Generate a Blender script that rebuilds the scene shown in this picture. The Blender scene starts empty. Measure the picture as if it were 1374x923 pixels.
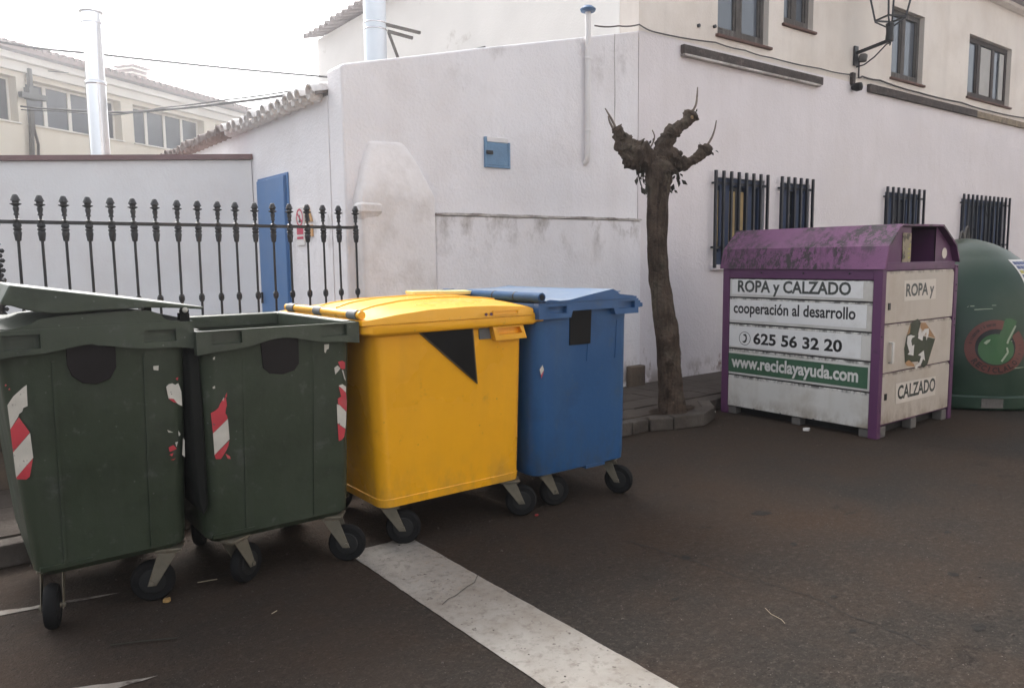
import bpy, math, random
from mathutils import Vector, Matrix, noise
random.seed(7)
C = bpy.context.scene.collection
R = math.radians

# ------------------------------------------------------------------ camera, sky, sun, exposure
cam_d = bpy.data.cameras.new('camera')
cam = bpy.data.objects.new('camera', cam_d)
C.objects.link(cam)
cam_d.sensor_width = 36.0
cam_d.lens = 26.987
cam_d.clip_start = 0.05
cam_d.clip_end = 2000
pit, rol, yaw = R(6.3), R(0.65), R(52.755)
rot = Matrix.Rotation(-(math.pi / 2 - yaw) + 0, 3, 'Z')
rgt = Vector((math.sin(yaw), -math.cos(yaw), 0))
fw0 = Vector((math.cos(yaw), math.sin(yaw), 0))
fwd = fw0 * math.cos(pit) + Vector((0, 0, -math.sin(pit)))
up0 = fw0 * math.sin(pit) + Vector((0, 0, math.cos(pit)))
rv = rgt * math.cos(rol) - up0 * math.sin(rol)
uv = up0 * math.cos(rol) + rgt * math.sin(rol)
m3 = Matrix((rv, uv, -fwd)).transposed()
cam.matrix_world = Matrix.Translation((0, 0, 1.6)) @ m3.to_4x4()
bpy.context.scene.camera = cam

GLARE_DENSITY = 0.0095
SUN_EL, SUN_AZ = R(44), math.atan2(0.10, 1.0)     # azimuth from +Y towards +X: behind the houses
w = bpy.data.worlds.new('World')
bpy.context.scene.world = w
w.use_nodes = True
nt = w.node_tree
nt.nodes.clear()
sky = nt.nodes.new('ShaderNodeTexSky')
sky.sky_type = 'NISHITA'
sky.sun_disc = False
sky.sun_elevation = SUN_EL
sky.sun_rotation = SUN_AZ
sky.air_density = 1.0
sky.dust_density = 4.0
sky.ozone_density = 1.0
hs = nt.nodes.new('ShaderNodeHueSaturation')
hs.inputs['Saturation'].default_value = 0.22
bg = nt.nodes.new('ShaderNodeBackground')
bg.inputs['Strength'].default_value = 0.15
wo = nt.nodes.new('ShaderNodeOutputWorld')
nt.links.new(sky.outputs[0], hs.inputs['Color'])
nt.links.new(hs.outputs[0], bg.inputs[0])
nt.links.new(bg.outputs[0], wo.inputs[0])
sd = bpy.data.lights.new('sun', 'SUN')
sd.energy = 1.0
sd.angle = R(30)
sd.color = (1, 0.96, 0.9)
so = bpy.data.objects.new('sun', sd)
C.objects.link(so)
sv = Vector((math.sin(SUN_AZ) * math.cos(SUN_EL), math.cos(SUN_AZ) * math.cos(SUN_EL), math.sin(SUN_EL)))
so.rotation_euler = sv.to_track_quat('Z', 'Y').to_euler()
vs = bpy.context.scene.view_settings
vs.view_transform = 'Standard'
vs.look = 'None'
vs.exposure = 1.54
vs.gamma = 1.0

# ------------------------------------------------------------------ materials
def _n(nt, t, **k):
    n = nt.nodes.new(t)
    for a, b in k.items():
        setattr(n, a, b)
    return n

def _noise(nt, vec, scale, detail=4, rough=0.55, stretch=None):
    if stretch:
        mp = _n(nt, 'ShaderNodeMapping')
        mp.inputs['Scale'].default_value = stretch
        nt.links.new(vec, mp.inputs[0])
        vec = mp.outputs[0]
    n = _n(nt, 'ShaderNodeTexNoise')
    n.inputs['Scale'].default_value = scale
    n.inputs['Detail'].default_value = detail
    n.inputs['Roughness'].default_value = rough
    nt.links.new(vec, n.inputs['Vector'])
    return n.outputs['Fac']

def _map(nt, v, a, b, c=0.0, d=1.0):
    m = _n(nt, 'ShaderNodeMapRange')
    m.inputs[1].default_value = a
    m.inputs[2].default_value = b
    m.inputs[3].default_value = c
    m.inputs[4].default_value = d
    nt.links.new(v, m.inputs[0])
    return m.outputs[0]

def _math(nt, op, a, b=None):
    m = _n(nt, 'ShaderNodeMath', operation=op)
    for i, x in enumerate((a, b)):
        if x is None:
            continue
        if isinstance(x, (int, float)):
            m.inputs[i].default_value = x
        else:
            nt.links.new(x, m.inputs[i])
    return m.outputs[0]

def _mix(nt, fac, a, b):
    m = _n(nt, 'ShaderNodeMix', data_type='RGBA')
    for s, x in ((0, fac), (6, a), (7, b)):
        if isinstance(x, (int, float)):
            m.inputs[s].default_value = x
        elif isinstance(x, tuple):
            m.inputs[s].default_value = (x[0], x[1], x[2], 1)
        else:
            nt.links.new(x, m.inputs[s])
    return m.outputs[2]

def M(name, col, rough=0.6, var=0.12, scale=4, bump=0.08, bscale=60, metal=0.0, spec=0.5,
      dirt=None, speck=None, streak=None, zband=None, rvar=0.1):
    """dirt=(colour, scale, low, high, amount); speck the same at fine scale; streak=(colour, amount) runs down;
    zband=[(colour, z0, z1, z2, z3, amount)] a stain or a painted highlight between heights broken by noise"""
    m = bpy.data.materials.new(name)
    m.use_nodes = True
    t = m.node_tree
    b = t.nodes['Principled BSDF']
    tc = _n(t, 'ShaderNodeTexCoord').outputs['Object']
    n1 = _noise(t, tc, scale)
    c = _mix(t, _map(t, n1, 0.3, 0.7), tuple(x * (1 - var) for x in col), tuple(min(1, x * (1 + var)) for x in col))
    for dd in (dirt or []):
        f = _math(t, 'MULTIPLY', _map(t, _noise(t, tc, dd[1], 6, 0.65), dd[2], dd[3]), dd[4])
        c = _mix(t, f, c, dd[0])
    for dd in (speck or []):
        v = _n(t, 'ShaderNodeTexVoronoi')
        v.inputs['Scale'].default_value = dd[1]
        t.links.new(tc, v.inputs['Vector'])
        f = _math(t, 'MULTIPLY', _map(t, v.outputs['Distance'], dd[3], dd[2]), dd[4])
        f = _math(t, 'MULTIPLY', f, _map(t, _noise(t, tc, dd[1] * 0.21), 0.45, 0.6))
        c = _mix(t, f, c, dd[0])
    if streak:
        f = _map(t, _noise(t, tc, 1.0, 5, 0.6, (streak[2], streak[2], streak[2] * 0.06)), 0.5, 0.78)
        c = _mix(t, _math(t, 'MULTIPLY', f, streak[1]), c, streak[0])
    if zband:
        sx = _n(t, 'ShaderNodeSeparateXYZ')
        t.links.new(tc, sx.inputs[0])
        z = sx.outputs[2]
        for (zc, a0, a1, a2, a3, am, ns, lo, hi) in zband:
            f = _math(t, 'MULTIPLY', _map(t, z, a0, a1), _map(t, z, a3, a2))
            f = _math(t, 'MULTIPLY', f, _map(t, _noise(t, tc, ns, 7, 0.7, (1, 1, 0.55)), lo, hi))
            c = _mix(t, _math(t, 'MULTIPLY', f, am), c, zc)
    t.links.new(c, b.inputs['Base Color'])
    t.links.new(_map(t, n1, 0.3, 0.7, max(0.02, rough - rvar), min(1, rough + rvar)), b.inputs['Roughness'])
    b.inputs['Metallic'].default_value = metal
    b.inputs['Specular IOR Level'].default_value = spec
    if bump:
        bp = _n(t, 'ShaderNodeBump')
        bp.inputs['Strength'].default_value = bump
        bp.inputs['Distance'].default_value = 0.02
        h = _math(t, 'ADD', _noise(t, tc, bscale, 5, 0.6), _math(t, 'MULTIPLY', _noise(t, tc, bscale * 0.12, 3), 1.6))
        t.links.new(h, bp.inputs['Height'])
        t.links.new(bp.outputs[0], b.inputs['Normal'])
    return m

GREY = (0.25, 0.235, 0.22)
mt = {}
mt['asphalt'] = M('asphalt', (0.032, 0.0272, 0.0232), 0.92, 0.2, 1.1, 0.7, 75, rvar=0.06, spec=0.15,
                  dirt=[((0.052, 0.030, 0.018), 0.55, 0.40, 0.66, 0.75), ((0.012, 0.010, 0.009), 2.6, 0.64, 0.72, 0.7), ((0.008, 0.007, 0.0065), 6.5, 0.70, 0.73, 0.8), ((0.085, 0.070, 0.058), 30, 0.52, 0.72, 0.75), ((0.012, 0.010, 0.009), 42, 0.53, 0.7, 0.8), ((0.10, 0.085, 0.07), 85, 0.55, 0.7, 0.6)],
                  speck=[((0.26, 0.235, 0.21), 30, 0.05, 0.11, 0.9), ((0.2, 0.18, 0.16), 55, 0.08, 0.16, 0.7), ((0.008, 0.007, 0.0065), 3.4, 0.06, 0.13, 0.75), ((0.009, 0.008, 0.007), 9, 0.07, 0.13, 0.8)])
mt['kerb'] = M('kerb_concrete', (0.098, 0.083, 0.070), 0.9, 0.25, 5, 0.5, 50, spec=0.3, dirt=[((0.045, 0.035, 0.028), 4, 0.42, 0.66, 0.8), ((0.15, 0.135, 0.12), 9, 0.58, 0.7, 0.5)])
mt['paver'] = M('paving', (0.092, 0.074, 0.060), 0.9, 0.22, 3, 0.35, 60, spec=0.3, dirt=[((0.045, 0.036, 0.03), 3, 0.42, 0.66, 0.7)])
mt['soil'] = M('soil', (0.05, 0.036, 0.027), 1, 0.3, 12, 0.6, 50, spec=0.1)
mt['road_paint'] = M('road_paint', (0.31, 0.288, 0.26), 0.8, 0.14, 2, 0.3, 140, spec=0.3,
                     dirt=[((0.18, 0.15, 0.12), 1.6, 0.42, 0.68, 0.7), ((0.14, 0.12, 0.10), 22, 0.5, 0.68, 0.6), ((0.07, 0.055, 0.045), 16, 0.62, 0.68, 0.9), ((0.09, 0.06, 0.045), 5, 0.66, 0.74, 0.8)],
                     speck=[((0.05, 0.04, 0.035), 34, 0.08, 0.2, 0.8)])
mt['oil'] = M('oil_stain', (0.011, 0.0095, 0.0085), 0.8, 0.3, 20, 0.3, 75, spec=0.2, dirt=[((0.03, 0.025, 0.02), 30, 0.5, 0.6, 0.7)])
mt['old_paint'] = M('worn_road_paint', (0.26, 0.235, 0.205), 0.8, 0.15, 3, 0.3, 140, spec=0.3,
                    dirt=[((0.06, 0.045, 0.038), 9, 0.5, 0.6, 0.9), ((0.15, 0.09, 0.06), 4, 0.5, 0.7, 0.6)])
mt['crack'] = M('crack', (0.016, 0.013, 0.011), 1, 0.2, 9, 0, 10)
wd = [((0.72, 0.66, 0.64), 0.9, 0.45, 0.75, 0.5), ((0.50, 0.44, 0.40), 3.1, 0.68, 0.8, 0.45)]
mt['wall'] = M('white_render', (0.80, 0.75, 0.76), 0.9, 0.04, 0.8, 0.35, 38, spec=0.2, dirt=wd, streak=((0.62, 0.56, 0.54), 0.22, 3.0),
               zband=[((0.30, 0.24, 0.2), 0.0, 0.1, 0.16, 0.36, 0.8, 4, 0.46, 0.56), ((0.2, 0.11, 0.075), 0.12, 0.22, 0.34, 0.66, 0.85, 3.6, 0.56, 0.61)])
mt['upper'] = M('cream_render', (0.81, 0.745, 0.68), 0.9, 0.05, 0.9, 0.2, 40, spec=0.2,
                dirt=[((0.58, 0.49, 0.41), 1.1, 0.45, 0.75, 0.5), ((0.40, 0.33, 0.28), 4, 0.68, 0.78, 0.5)], streak=((0.45, 0.39, 0.34), 0.22, 3.0))
mt['gable'] = M('gable_render', (0.88, 0.855, 0.815), 0.9, 0.05, 0.9, 0.2, 40, spec=0.2, dirt=[((0.45, 0.40, 0.34), 1.7, 0.64, 0.75, 0.6)])
mt['annex'] = M('annex_render', (0.87, 0.845, 0.86), 0.9, 0.04, 0.8, 0.4, 34, spec=0.2, dirt=wd, streak=((0.62, 0.57, 0.55), 0.22, 2.6),
                zband=[((0.30, 0.26, 0.23), 1.5, 2.0, 2.03, 2.06, 0.75, 5, 0.5, 0.68), ((0.33, 0.29, 0.27), 3.1, 3.7, 4.3, 4.4, 0.5, 3.2, 0.56, 0.74),
                       ((0.30, 0.24, 0.2), 0.0, 0.1, 0.2, 0.5, 0.8, 4, 0.48, 0.56)])
mt['buttress'] = M('buttress_render', (0.84, 0.80, 0.79), 0.9, 0.05, 2, 0.4, 26, spec=0.2,
                   dirt=[((0.60, 0.54, 0.50), 2.6, 0.48, 0.7, 0.6), ((0.36, 0.31, 0.28), 6, 0.66, 0.76, 0.5)])
mt['yard'] = M('yard_render', (0.87, 0.86, 0.865), 0.9, 0.03, 1, 0.2, 40, spec=0.2, dirt=wd[:1])
mt['ledge'] = M('ledge_mortar', (0.55, 0.51, 0.48), 0.95, 0.2, 5, 0.4, 40, dirt=[((0.16, 0.13, 0.115), 3, 0.42, 0.62, 0.85)])
mt['far_wall'] = M('far_wall', (0.80, 0.73, 0.62), 0.9, 0.05, 0.7, 0.15, 20, streak=((0.6, 0.5, 0.38), 0.35, 1.5))
mt['far_trim'] = M('far_trim', (0.80, 0.76, 0.70), 0.9, 0.05, 0.7, 0.1, 20)
mt['tile_grey'] = M('limewashed_tile', (0.80, 0.77, 0.75), 0.9, 0.15, 6, 0.3, 40, dirt=[((0.34, 0.29, 0.26), 7, 0.54, 0.7, 0.7)])
mt['tile_red'] = M('clay_tile', (0.24, 0.16, 0.14), 0.9, 0.25, 5, 0.3, 40, dirt=[((0.14, 0.10, 0.085), 5, 0.5, 0.7, 0.7)])
mt['tile_dark'] = M('weathered_tile', (0.30, 0.25, 0.23), 0.9, 0.3, 5, 0.3, 40, dirt=[((0.1, 0.085, 0.075), 5, 0.5, 0.7, 0.7)])
mt['coping'] = M('brown_coping', (0.17, 0.085, 0.085), 0.6, 0.15, 3, 0.05, 30)
mt['iron'] = M('black_iron', (0.012, 0.012, 0.014), 0.42, 0.2, 9, 0.1, 80)
mt['grille'] = M('painted_grille', (0.008, 0.010, 0.018), 0.45, 0.2, 9, 0.1, 80)
mt['door_blue'] = M('blue_door_paint', (0.085, 0.20, 0.42), 0.45, 0.06, 3, 0.06, 50)
mt['hatch'] = M('faded_blue_paint', (0.15, 0.27, 0.42), 0.6, 0.12, 5, 0.15, 60, dirt=[((0.32, 0.38, 0.42), 5, 0.55, 0.7, 0.5)])
mt['white_metal'] = M('white_pipe', (0.78, 0.75, 0.74), 0.55, 0.04, 4, 0.08, 60)
mt['cap_blue'] = M('blue_cap', (0.07, 0.15, 0.28), 0.5, 0.1, 6, 0.05, 60)
mt['steel'] = M('galvanised_flue', (0.72, 0.73, 0.76), 0.22, 0.06, 1.2, 0.0, 20, metal=0.95, rvar=0.04)
mt['flue_pale'] = M('pale_flue', (0.70, 0.76, 0.82), 0.4, 0.05, 3, 0.02, 20, metal=0.3)
mt['wood_frame'] = M('weathered_window_wood', (0.085, 0.075, 0.068), 0.85, 0.35, 9, 0.5, 40, streak=((0.26, 0.245, 0.23), 0.8, 22))
mt['wood_dark'] = M('dark_window_wood', (0.05, 0.036, 0.03), 0.7, 0.3, 9, 0.3, 40)
mt['sill'] = M('reddish_sill', (0.13, 0.07, 0.055), 0.9, 0.3, 9, 0.4, 40)
mt['beam'] = M('grey_beam_wood', (0.085, 0.068, 0.062), 0.9, 0.3, 6, 0.5, 40, dirt=[((0.035, 0.028, 0.025), 9, 0.45, 0.65, 0.7), ((0.22, 0.19, 0.17), 12, 0.6, 0.68, 0.6)])
mt['beam_tan'] = M('tan_beam_wood', (0.30, 0.235, 0.165), 0.9, 0.3, 6, 0.5, 40, dirt=[((0.09, 0.07, 0.055), 7, 0.5, 0.65, 0.7)])
mt['glass'] = M('window_glass', (0.075, 0.092, 0.115), 0.08, 0.2, 1.2, 0.01, 2, spec=0.9, rvar=0.03)
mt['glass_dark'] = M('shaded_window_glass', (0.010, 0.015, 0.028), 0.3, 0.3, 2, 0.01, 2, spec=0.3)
mt['glass_far'] = M('far_window_glass', (0.10, 0.105, 0.12), 0.15, 0.3, 0.5, 0.01, 2, spec=0.8, rvar=0.05)
mt['blue_wood'] = M('blue_window_paint', (0.016, 0.040, 0.105), 0.5, 0.15, 5, 0.1, 50)
mt['blind'] = M('tan_blind', (0.44, 0.32, 0.14), 0.8, 0.15, 4, 0.1, 40)
mt['curtain'] = M('pale_curtain', (0.45, 0.44, 0.42), 0.9, 0.08, 5, 0.1, 20)
mt['cable'] = M('black_cable', (0.025, 0.024, 0.025), 0.7, 0.2, 9, 0, 9)
mt['cable_grey'] = M('grey_cable', (0.10, 0.085, 0.08), 0.8, 0.2, 9, 0, 9)
def plastic(name, col, rough=0.42, **k):
    return M(name, col, rough, 0.18, 2.2, 0.10, 22, spec=0.5, dirt=[(tuple(x * 0.6 + 0.03 for x in col), 3.3, 0.5, 0.75, 0.6), (tuple(x * 0.5 + 0.09 for x in col), 13, 0.60, 0.70, 0.55), (tuple(x * .4 for x in col), 5, 0.5, 0.7, 0.6)],
             speck=[(tuple(x * .5 + 0.16 for x in col), 20, 0.04, 0.10, 0.8)],
             streak=(tuple(x * 0.7 + 0.045 for x in col), 0.3, 9), **k)
mt['green'] = plastic('green_plastic', (0.034, 0.047, 0.028), 0.42)
mt['green_rim'] = plastic('lighter_green_plastic', (0.044, 0.057, 0.036), 0.42)  # slightly lighter green for rims and lids
mt['green_dark'] = M('dark_green_plastic', (0.007, 0.008, 0.007), 0.7, 0.3, 3, 0.06, 30, spec=0.2)
mt['green_in'] = plastic('green_plastic_inside', (0.028, 0.036, 0.029), 0.6)
mt['yellow'] = M('yellow_plastic', (0.90, 0.425, 0.014), 0.30, 0.04, 1.5, 0.05, 25, dirt=[((0.78, 0.36, 0.018), 2.1, 0.5, 0.75, 0.5), ((0.40, 0.20, 0.03), 11, 0.64, 0.74, 0.35)], speck=[((0.22, 0.13, 0.04), 16, 0.04, 0.09, 0.8)], zband=[((0.45, 0.26, 0.06), 0.1, 0.24, 0.26, 0.52, 0.6, 6, 0.42, 0.62)], streak=((0.62, 0.31, 0.03), 0.2, 8))
mt['yellow_pale'] = M('pale_yellow_plastic', (0.72, 0.62, 0.25), 0.6, 0.08, 5, 0.05, 25)  # paler yellow for the strip on the lid
mt['blue'] = M('blue_plastic', (0.020, 0.088, 0.225), 0.42, 0.1, 1.6, 0.06, 30, streak=((0.045, 0.10, 0.18), 0.45, 8), zband=[((0.05, 0.065, 0.08), 0.1, 0.24, 0.28, 0.6, 0.6, 6, 0.42, 0.62)], dirt=[((0.07, 0.12, 0.19), 12, 0.60, 0.72, 0.5), ((0.012, 0.045, 0.11), 3, 0.5, 0.7, 0.5)], speck=[((0.16, 0.2, 0.26), 24, 0.05, 0.1, 0.6)])
mt['blue_hinge'] = M('worn_blue_plastic', (0.035, 0.085, 0.18), 0.75, 0.15, 4, 0.06, 30, spec=0.2)
mt['blue_top'] = M('lit_top_blue_plastic', (0.12, 0.18, 0.28), 0.7, 0.12, 2, 0.06, 30, dirt=[((0.20, 0.23, 0.27), 1.5, 0.45, 0.65, 0.7)])  # paler grey-blue paints the light falling on the lid's top
mt['plate_dark'] = M('dark_brown_plate', (0.012, 0.0095, 0.010), 0.5, 0.3, 4, 0.08, 20, spec=0.25)
mt['plate_black'] = M('black_plate', (0.006, 0.006, 0.0065), 0.5, 0.3, 6, 0.05, 20, spec=0.2, dirt=[((0.022, 0.022, 0.023), 5, 0.6, 0.7, 0.5)])
mt['bronze'] = M('bronze_edge', (0.10, 0.065, 0.025), 0.5, 0.2, 6, 0.05, 20)
mt['grey_label'] = M('grey_label', (0.13, 0.13, 0.13), 0.5, 0.15, 9, 0.05, 20)
mt['rubber'] = M('rubber_tyre', (0.010, 0.010, 0.0105), 0.85, 0.3, 8, 0.15, 60, spec=0.2, dirt=[((0.034, 0.028, 0.024), 8, 0.55, 0.75, 0.5)])
mt['hub'] = M('wheel_hub', (0.006, 0.006, 0.006), 0.7, 0.3, 8, 0.1, 60)
mt['fork'] = M('zinc_fork', (0.18, 0.16, 0.12), 0.6, 0.2, 14, 0.1, 60, metal=0.35, dirt=[((0.12, 0.075, 0.04), 14, 0.52, 0.66, 0.7)])
stk = [((0.10, 0.09, 0.085), 32, 0.62, 0.66, 0.9), ((0.33, 0.28, 0.24), 6, 0.5, 0.7, 0.35)]
mt['st_red'] = M('red_reflective_film', (0.52, 0.05, 0.065), 0.45, 0.12, 9, 0.05, 60, dirt=stk)
mt['st_white'] = M('white_reflective_film', (0.58, 0.555, 0.49), 0.45, 0.1, 9, 0.05, 60, dirt=stk)
mt['purple'] = M('purple_sheet_metal', (0.10, 0.030, 0.092), 0.5, 0.1, 2, 0.04, 20, dirt=[((0.03, 0.014, 0.027), 5, 0.6, 0.72, 0.7)])
mt['purple_roof'] = M('mossy_purple_roof', (0.150, 0.047, 0.128), 0.55, 0.1, 1.5, 0.15, 60,
                      dirt=[((0.016, 0.013, 0.012), 34, 0.53, 0.6, 0.0)])
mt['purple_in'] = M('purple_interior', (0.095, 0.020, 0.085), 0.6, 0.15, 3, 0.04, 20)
mt['panel'] = M('cream_panel', (0.60, 0.585, 0.55), 0.5, 0.05, 2, 0.03, 20, dirt=[((0.36, 0.31, 0.25), 2.2, 0.5, 0.75, 0.6)], streak=((0.36, 0.31, 0.25), 0.35, 7), zband=[((0.045, 0.04, 0.036), z - .035, z - .012, z, z + .004, 0.9, 16, 0.44, 0.58) for z in (1.386, 1.19, .928, .673, .403)] + [((0.20, 0.15, 0.10), .0, .08, .1, .22, 0.7, 7, 0.42, 0.62)])
mt['panel_beige'] = M('beige_panel', (0.50, 0.445, 0.385), 0.5, 0.05, 2, 0.03, 20, dirt=[((0.37, 0.30, 0.22), 2.2, 0.5, 0.75, 0.6)], streak=((0.30, 0.23, 0.16), 0.35, 7), zband=[((0.12, 0.09, 0.065), z - .03, z - .01, z, z + .004, 0.8, 14, 0.44, 0.6) for z in (1.458, .995, .565)] + [((0.20, 0.14, 0.09), .05, .12, .14, .30, 0.75, 7, 0.42, 0.62)])
mt['sheet_white'] = M('white_vinyl', (0.72, 0.715, 0.70), 0.45, 0.04, 3, 0.03, 20, dirt=[((0.42, 0.39, 0.35), 3, 0.55, 0.75, 0.5)])
mt['sheet_beige'] = M('beige_vinyl', (0.62, 0.565, 0.50), 0.45, 0.04, 3, 0.03, 20)
mt['sheet_green'] = M('green_vinyl', (0.045, 0.115, 0.065), 0.45, 0.08, 3, 0.03, 20)
mt['ink_grey'] = M('faded_dark_ink', (0.05, 0.056, 0.05), 0.6, 0.3, 20, 0, 9, dirt=[((0.2, 0.2, 0.19), 30, 0.6, 0.68, 0.6)])
mt['ink'] = M('black_ink', (0.012, 0.012, 0.012), 0.5, 0.1, 9, 0, 9)
mt['ink_white'] = M('white_ink', (0.62, 0.60, 0.57), 0.5, 0.06, 9, 0, 9)
mt['logo_green'] = M('olive_logo_ink', (0.038, 0.048, 0.026), 0.5, 0.15, 9, 0, 9)
mt['logo_tan'] = M('tan_logo_ink', (0.36, 0.20, 0.09), 0.5, 0.15, 9, 0, 9)
mt['foot'] = M('grey_feet', (0.13, 0.12, 0.11), 0.85, 0.2, 6, 0.2, 40)
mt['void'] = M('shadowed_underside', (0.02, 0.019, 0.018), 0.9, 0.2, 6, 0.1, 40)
mt['poster'] = M('worn_poster', (0.30, 0.25, 0.17), 0.6, 0.2, 5, 0.03, 20, dirt=[((0.03, 0.028, 0.015), 9, 0.5, 0.56, 0.9)])
mt['poster_y'] = M('yellow_scrawl', (0.42, 0.40, 0.05), 0.6, 0.1, 5, 0, 20)
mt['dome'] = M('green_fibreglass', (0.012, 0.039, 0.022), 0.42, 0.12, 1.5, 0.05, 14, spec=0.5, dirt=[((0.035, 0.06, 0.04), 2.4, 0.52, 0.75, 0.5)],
               zband=[((0.075, 0.092, 0.055), 1.35, 1.72, 1.9, 2.0, 0.6, 2.2, 0.3, 0.6)])  # the olive crown is a highlight painted into the colour
mt['dome_ring'] = M('brick_red_print', (0.125, 0.035, 0.027), 0.5, 0.15, 9, 0, 9)
mt['dome_bulb'] = M('bright_green_print', (0.030, 0.11, 0.035), 0.5, 0.1, 5, 0, 9)
mt['dome_black'] = M('black_print', (0.008, 0.010, 0.012), 0.5, 0.1, 5, 0, 9)
mt['dome_gleam'] = M('pale_print', (0.30, 0.36, 0.26), 0.5, 0.1, 5, 0, 9)
mt['dome_letters'] = M('dark_print', (0.020, 0.010, 0.009), 0.5, 0.1, 5, 0, 9)
mt['sticker_blue'] = M('blue_print', (0.05, 0.07, 0.18), 0.5, 0.2, 14, 0, 9)
mt['sticker_yellow'] = M('yellow_print', (0.42, 0.36, 0.06), 0.5, 0.2, 14, 0, 9)
mt['bark'] = M('bark', (0.074, 0.053, 0.040), 0.95, 0.4, 7, 1.0, 34, spec=0.15,
               dirt=[((0.16, 0.13, 0.105), 3, 0.5, 0.66, 0.6), ((0.022, 0.016, 0.012), 9, 0.54, 0.66, 0.8), ((0.06, 0.06, 0.03), 3, 0.55, 0.7, 0.4)], streak=((0.018, 0.012, 0.009), 0.9, 34))
mt['cut_wood'] = M('cut_wood', (0.32, 0.22, 0.12), 0.9, 0.3, 20, 0.3, 40)
mt['twig'] = M('pale_twig', (0.19, 0.15, 0.12), 0.9, 0.3, 20, 0.4, 60)
mt['leaf'] = M('dry_leaf', (0.028, 0.026, 0.016), 0.8, 0.3, 9, 0, 9)
mt['stone'] = M('fence_stone', (0.125, 0.095, 0.07), 0.95, 0.35, 3, 0.8, 20, dirt=[((0.05, 0.036, 0.028), 5, 0.45, 0.65, 0.8)])
mt['sign_white'] = M('sign_white', (0.78, 0.75, 0.73), 0.5, 0.04, 5, 0, 9)
mt['sign_red'] = M('sign_red', (0.55, 0.05, 0.10), 0.5, 0.1, 9, 0, 9)
mt['sign_orange'] = M('sign_orange', (0.62, 0.36, 0.16), 0.5, 0.1, 9, 0, 9)
mt['paper'] = M('white_paper', (0.62, 0.60, 0.57), 0.8, 0.1, 9, 0.1, 30)
mt['straw'] = M('straw', (0.40, 0.34, 0.24), 0.9, 0.1, 9, 0.1, 30)
mt['dry_yellow'] = M('dry_yellow_leaf', (0.36, 0.22, 0.08), 0.9, 0.2, 9, 0.1, 30)
mt['red_scrap'] = M('red_scrap', (0.22, 0.02, 0.02), 0.6, 0.2, 9, 0.1, 30)

def moss(m):
    """dark moss that ran down the purple roof: speckles gathered into slanting drifts"""
    t = m.node_tree
    b = t.nodes['Principled BSDF']
    old = b.inputs['Base Color'].links[0].from_socket
    tc = _n(t, 'ShaderNodeTexCoord').outputs['Object']
    big = _map(t, _noise(t, tc, 2.6, 3, 0.5, (1, 1, 0.7)), 0.42, 0.53)
    fine = _map(t, _noise(t, tc, 17, 8, 0.85, (1, 1, 0.5)), 0.47, 0.52)
    f = _math(t, 'MULTIPLY', big, fine)
    f2 = _math(t, 'MULTIPLY', _map(t, _noise(t, tc, 70, 3, 0.5), 0.64, 0.7), 0.7)
    f = _math(t, 'MAXIMUM', _math(t, 'MULTIPLY', f, 0.97), f2)
    t.links.new(_mix(t, f, old, (0.014, 0.012, 0.011)), b.inputs['Base Color'])
moss(mt['purple_roof'])
def dust(m):
    """red-brown earth swept along the kerb and round the bins"""
    t = m.node_tree
    b = t.nodes['Principled BSDF']
    old = b.inputs['Base Color'].links[0].from_socket
    tc = _n(t, 'ShaderNodeTexCoord').outputs['Object']
    sx = _n(t, 'ShaderNodeSeparateXYZ')
    t.links.new(tc, sx.inputs[0])
    wob = _math(t, 'ADD', sx.outputs[1], _map(t, _noise(t, tc, 0.9, 4), 0.3, 0.7, -0.55, 0.55))
    f = _math(t, 'MULTIPLY', _map(t, wob, 2.3, 3.3), _map(t, _noise(t, tc, 5.0, 6, 0.7), 0.30, 0.62))
    t.links.new(_mix(t, _math(t, 'MULTIPLY', f, 0.55), old, (0.052, 0.035, 0.025)), b.inputs['Base Color'])
dust(mt['asphalt'])

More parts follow.
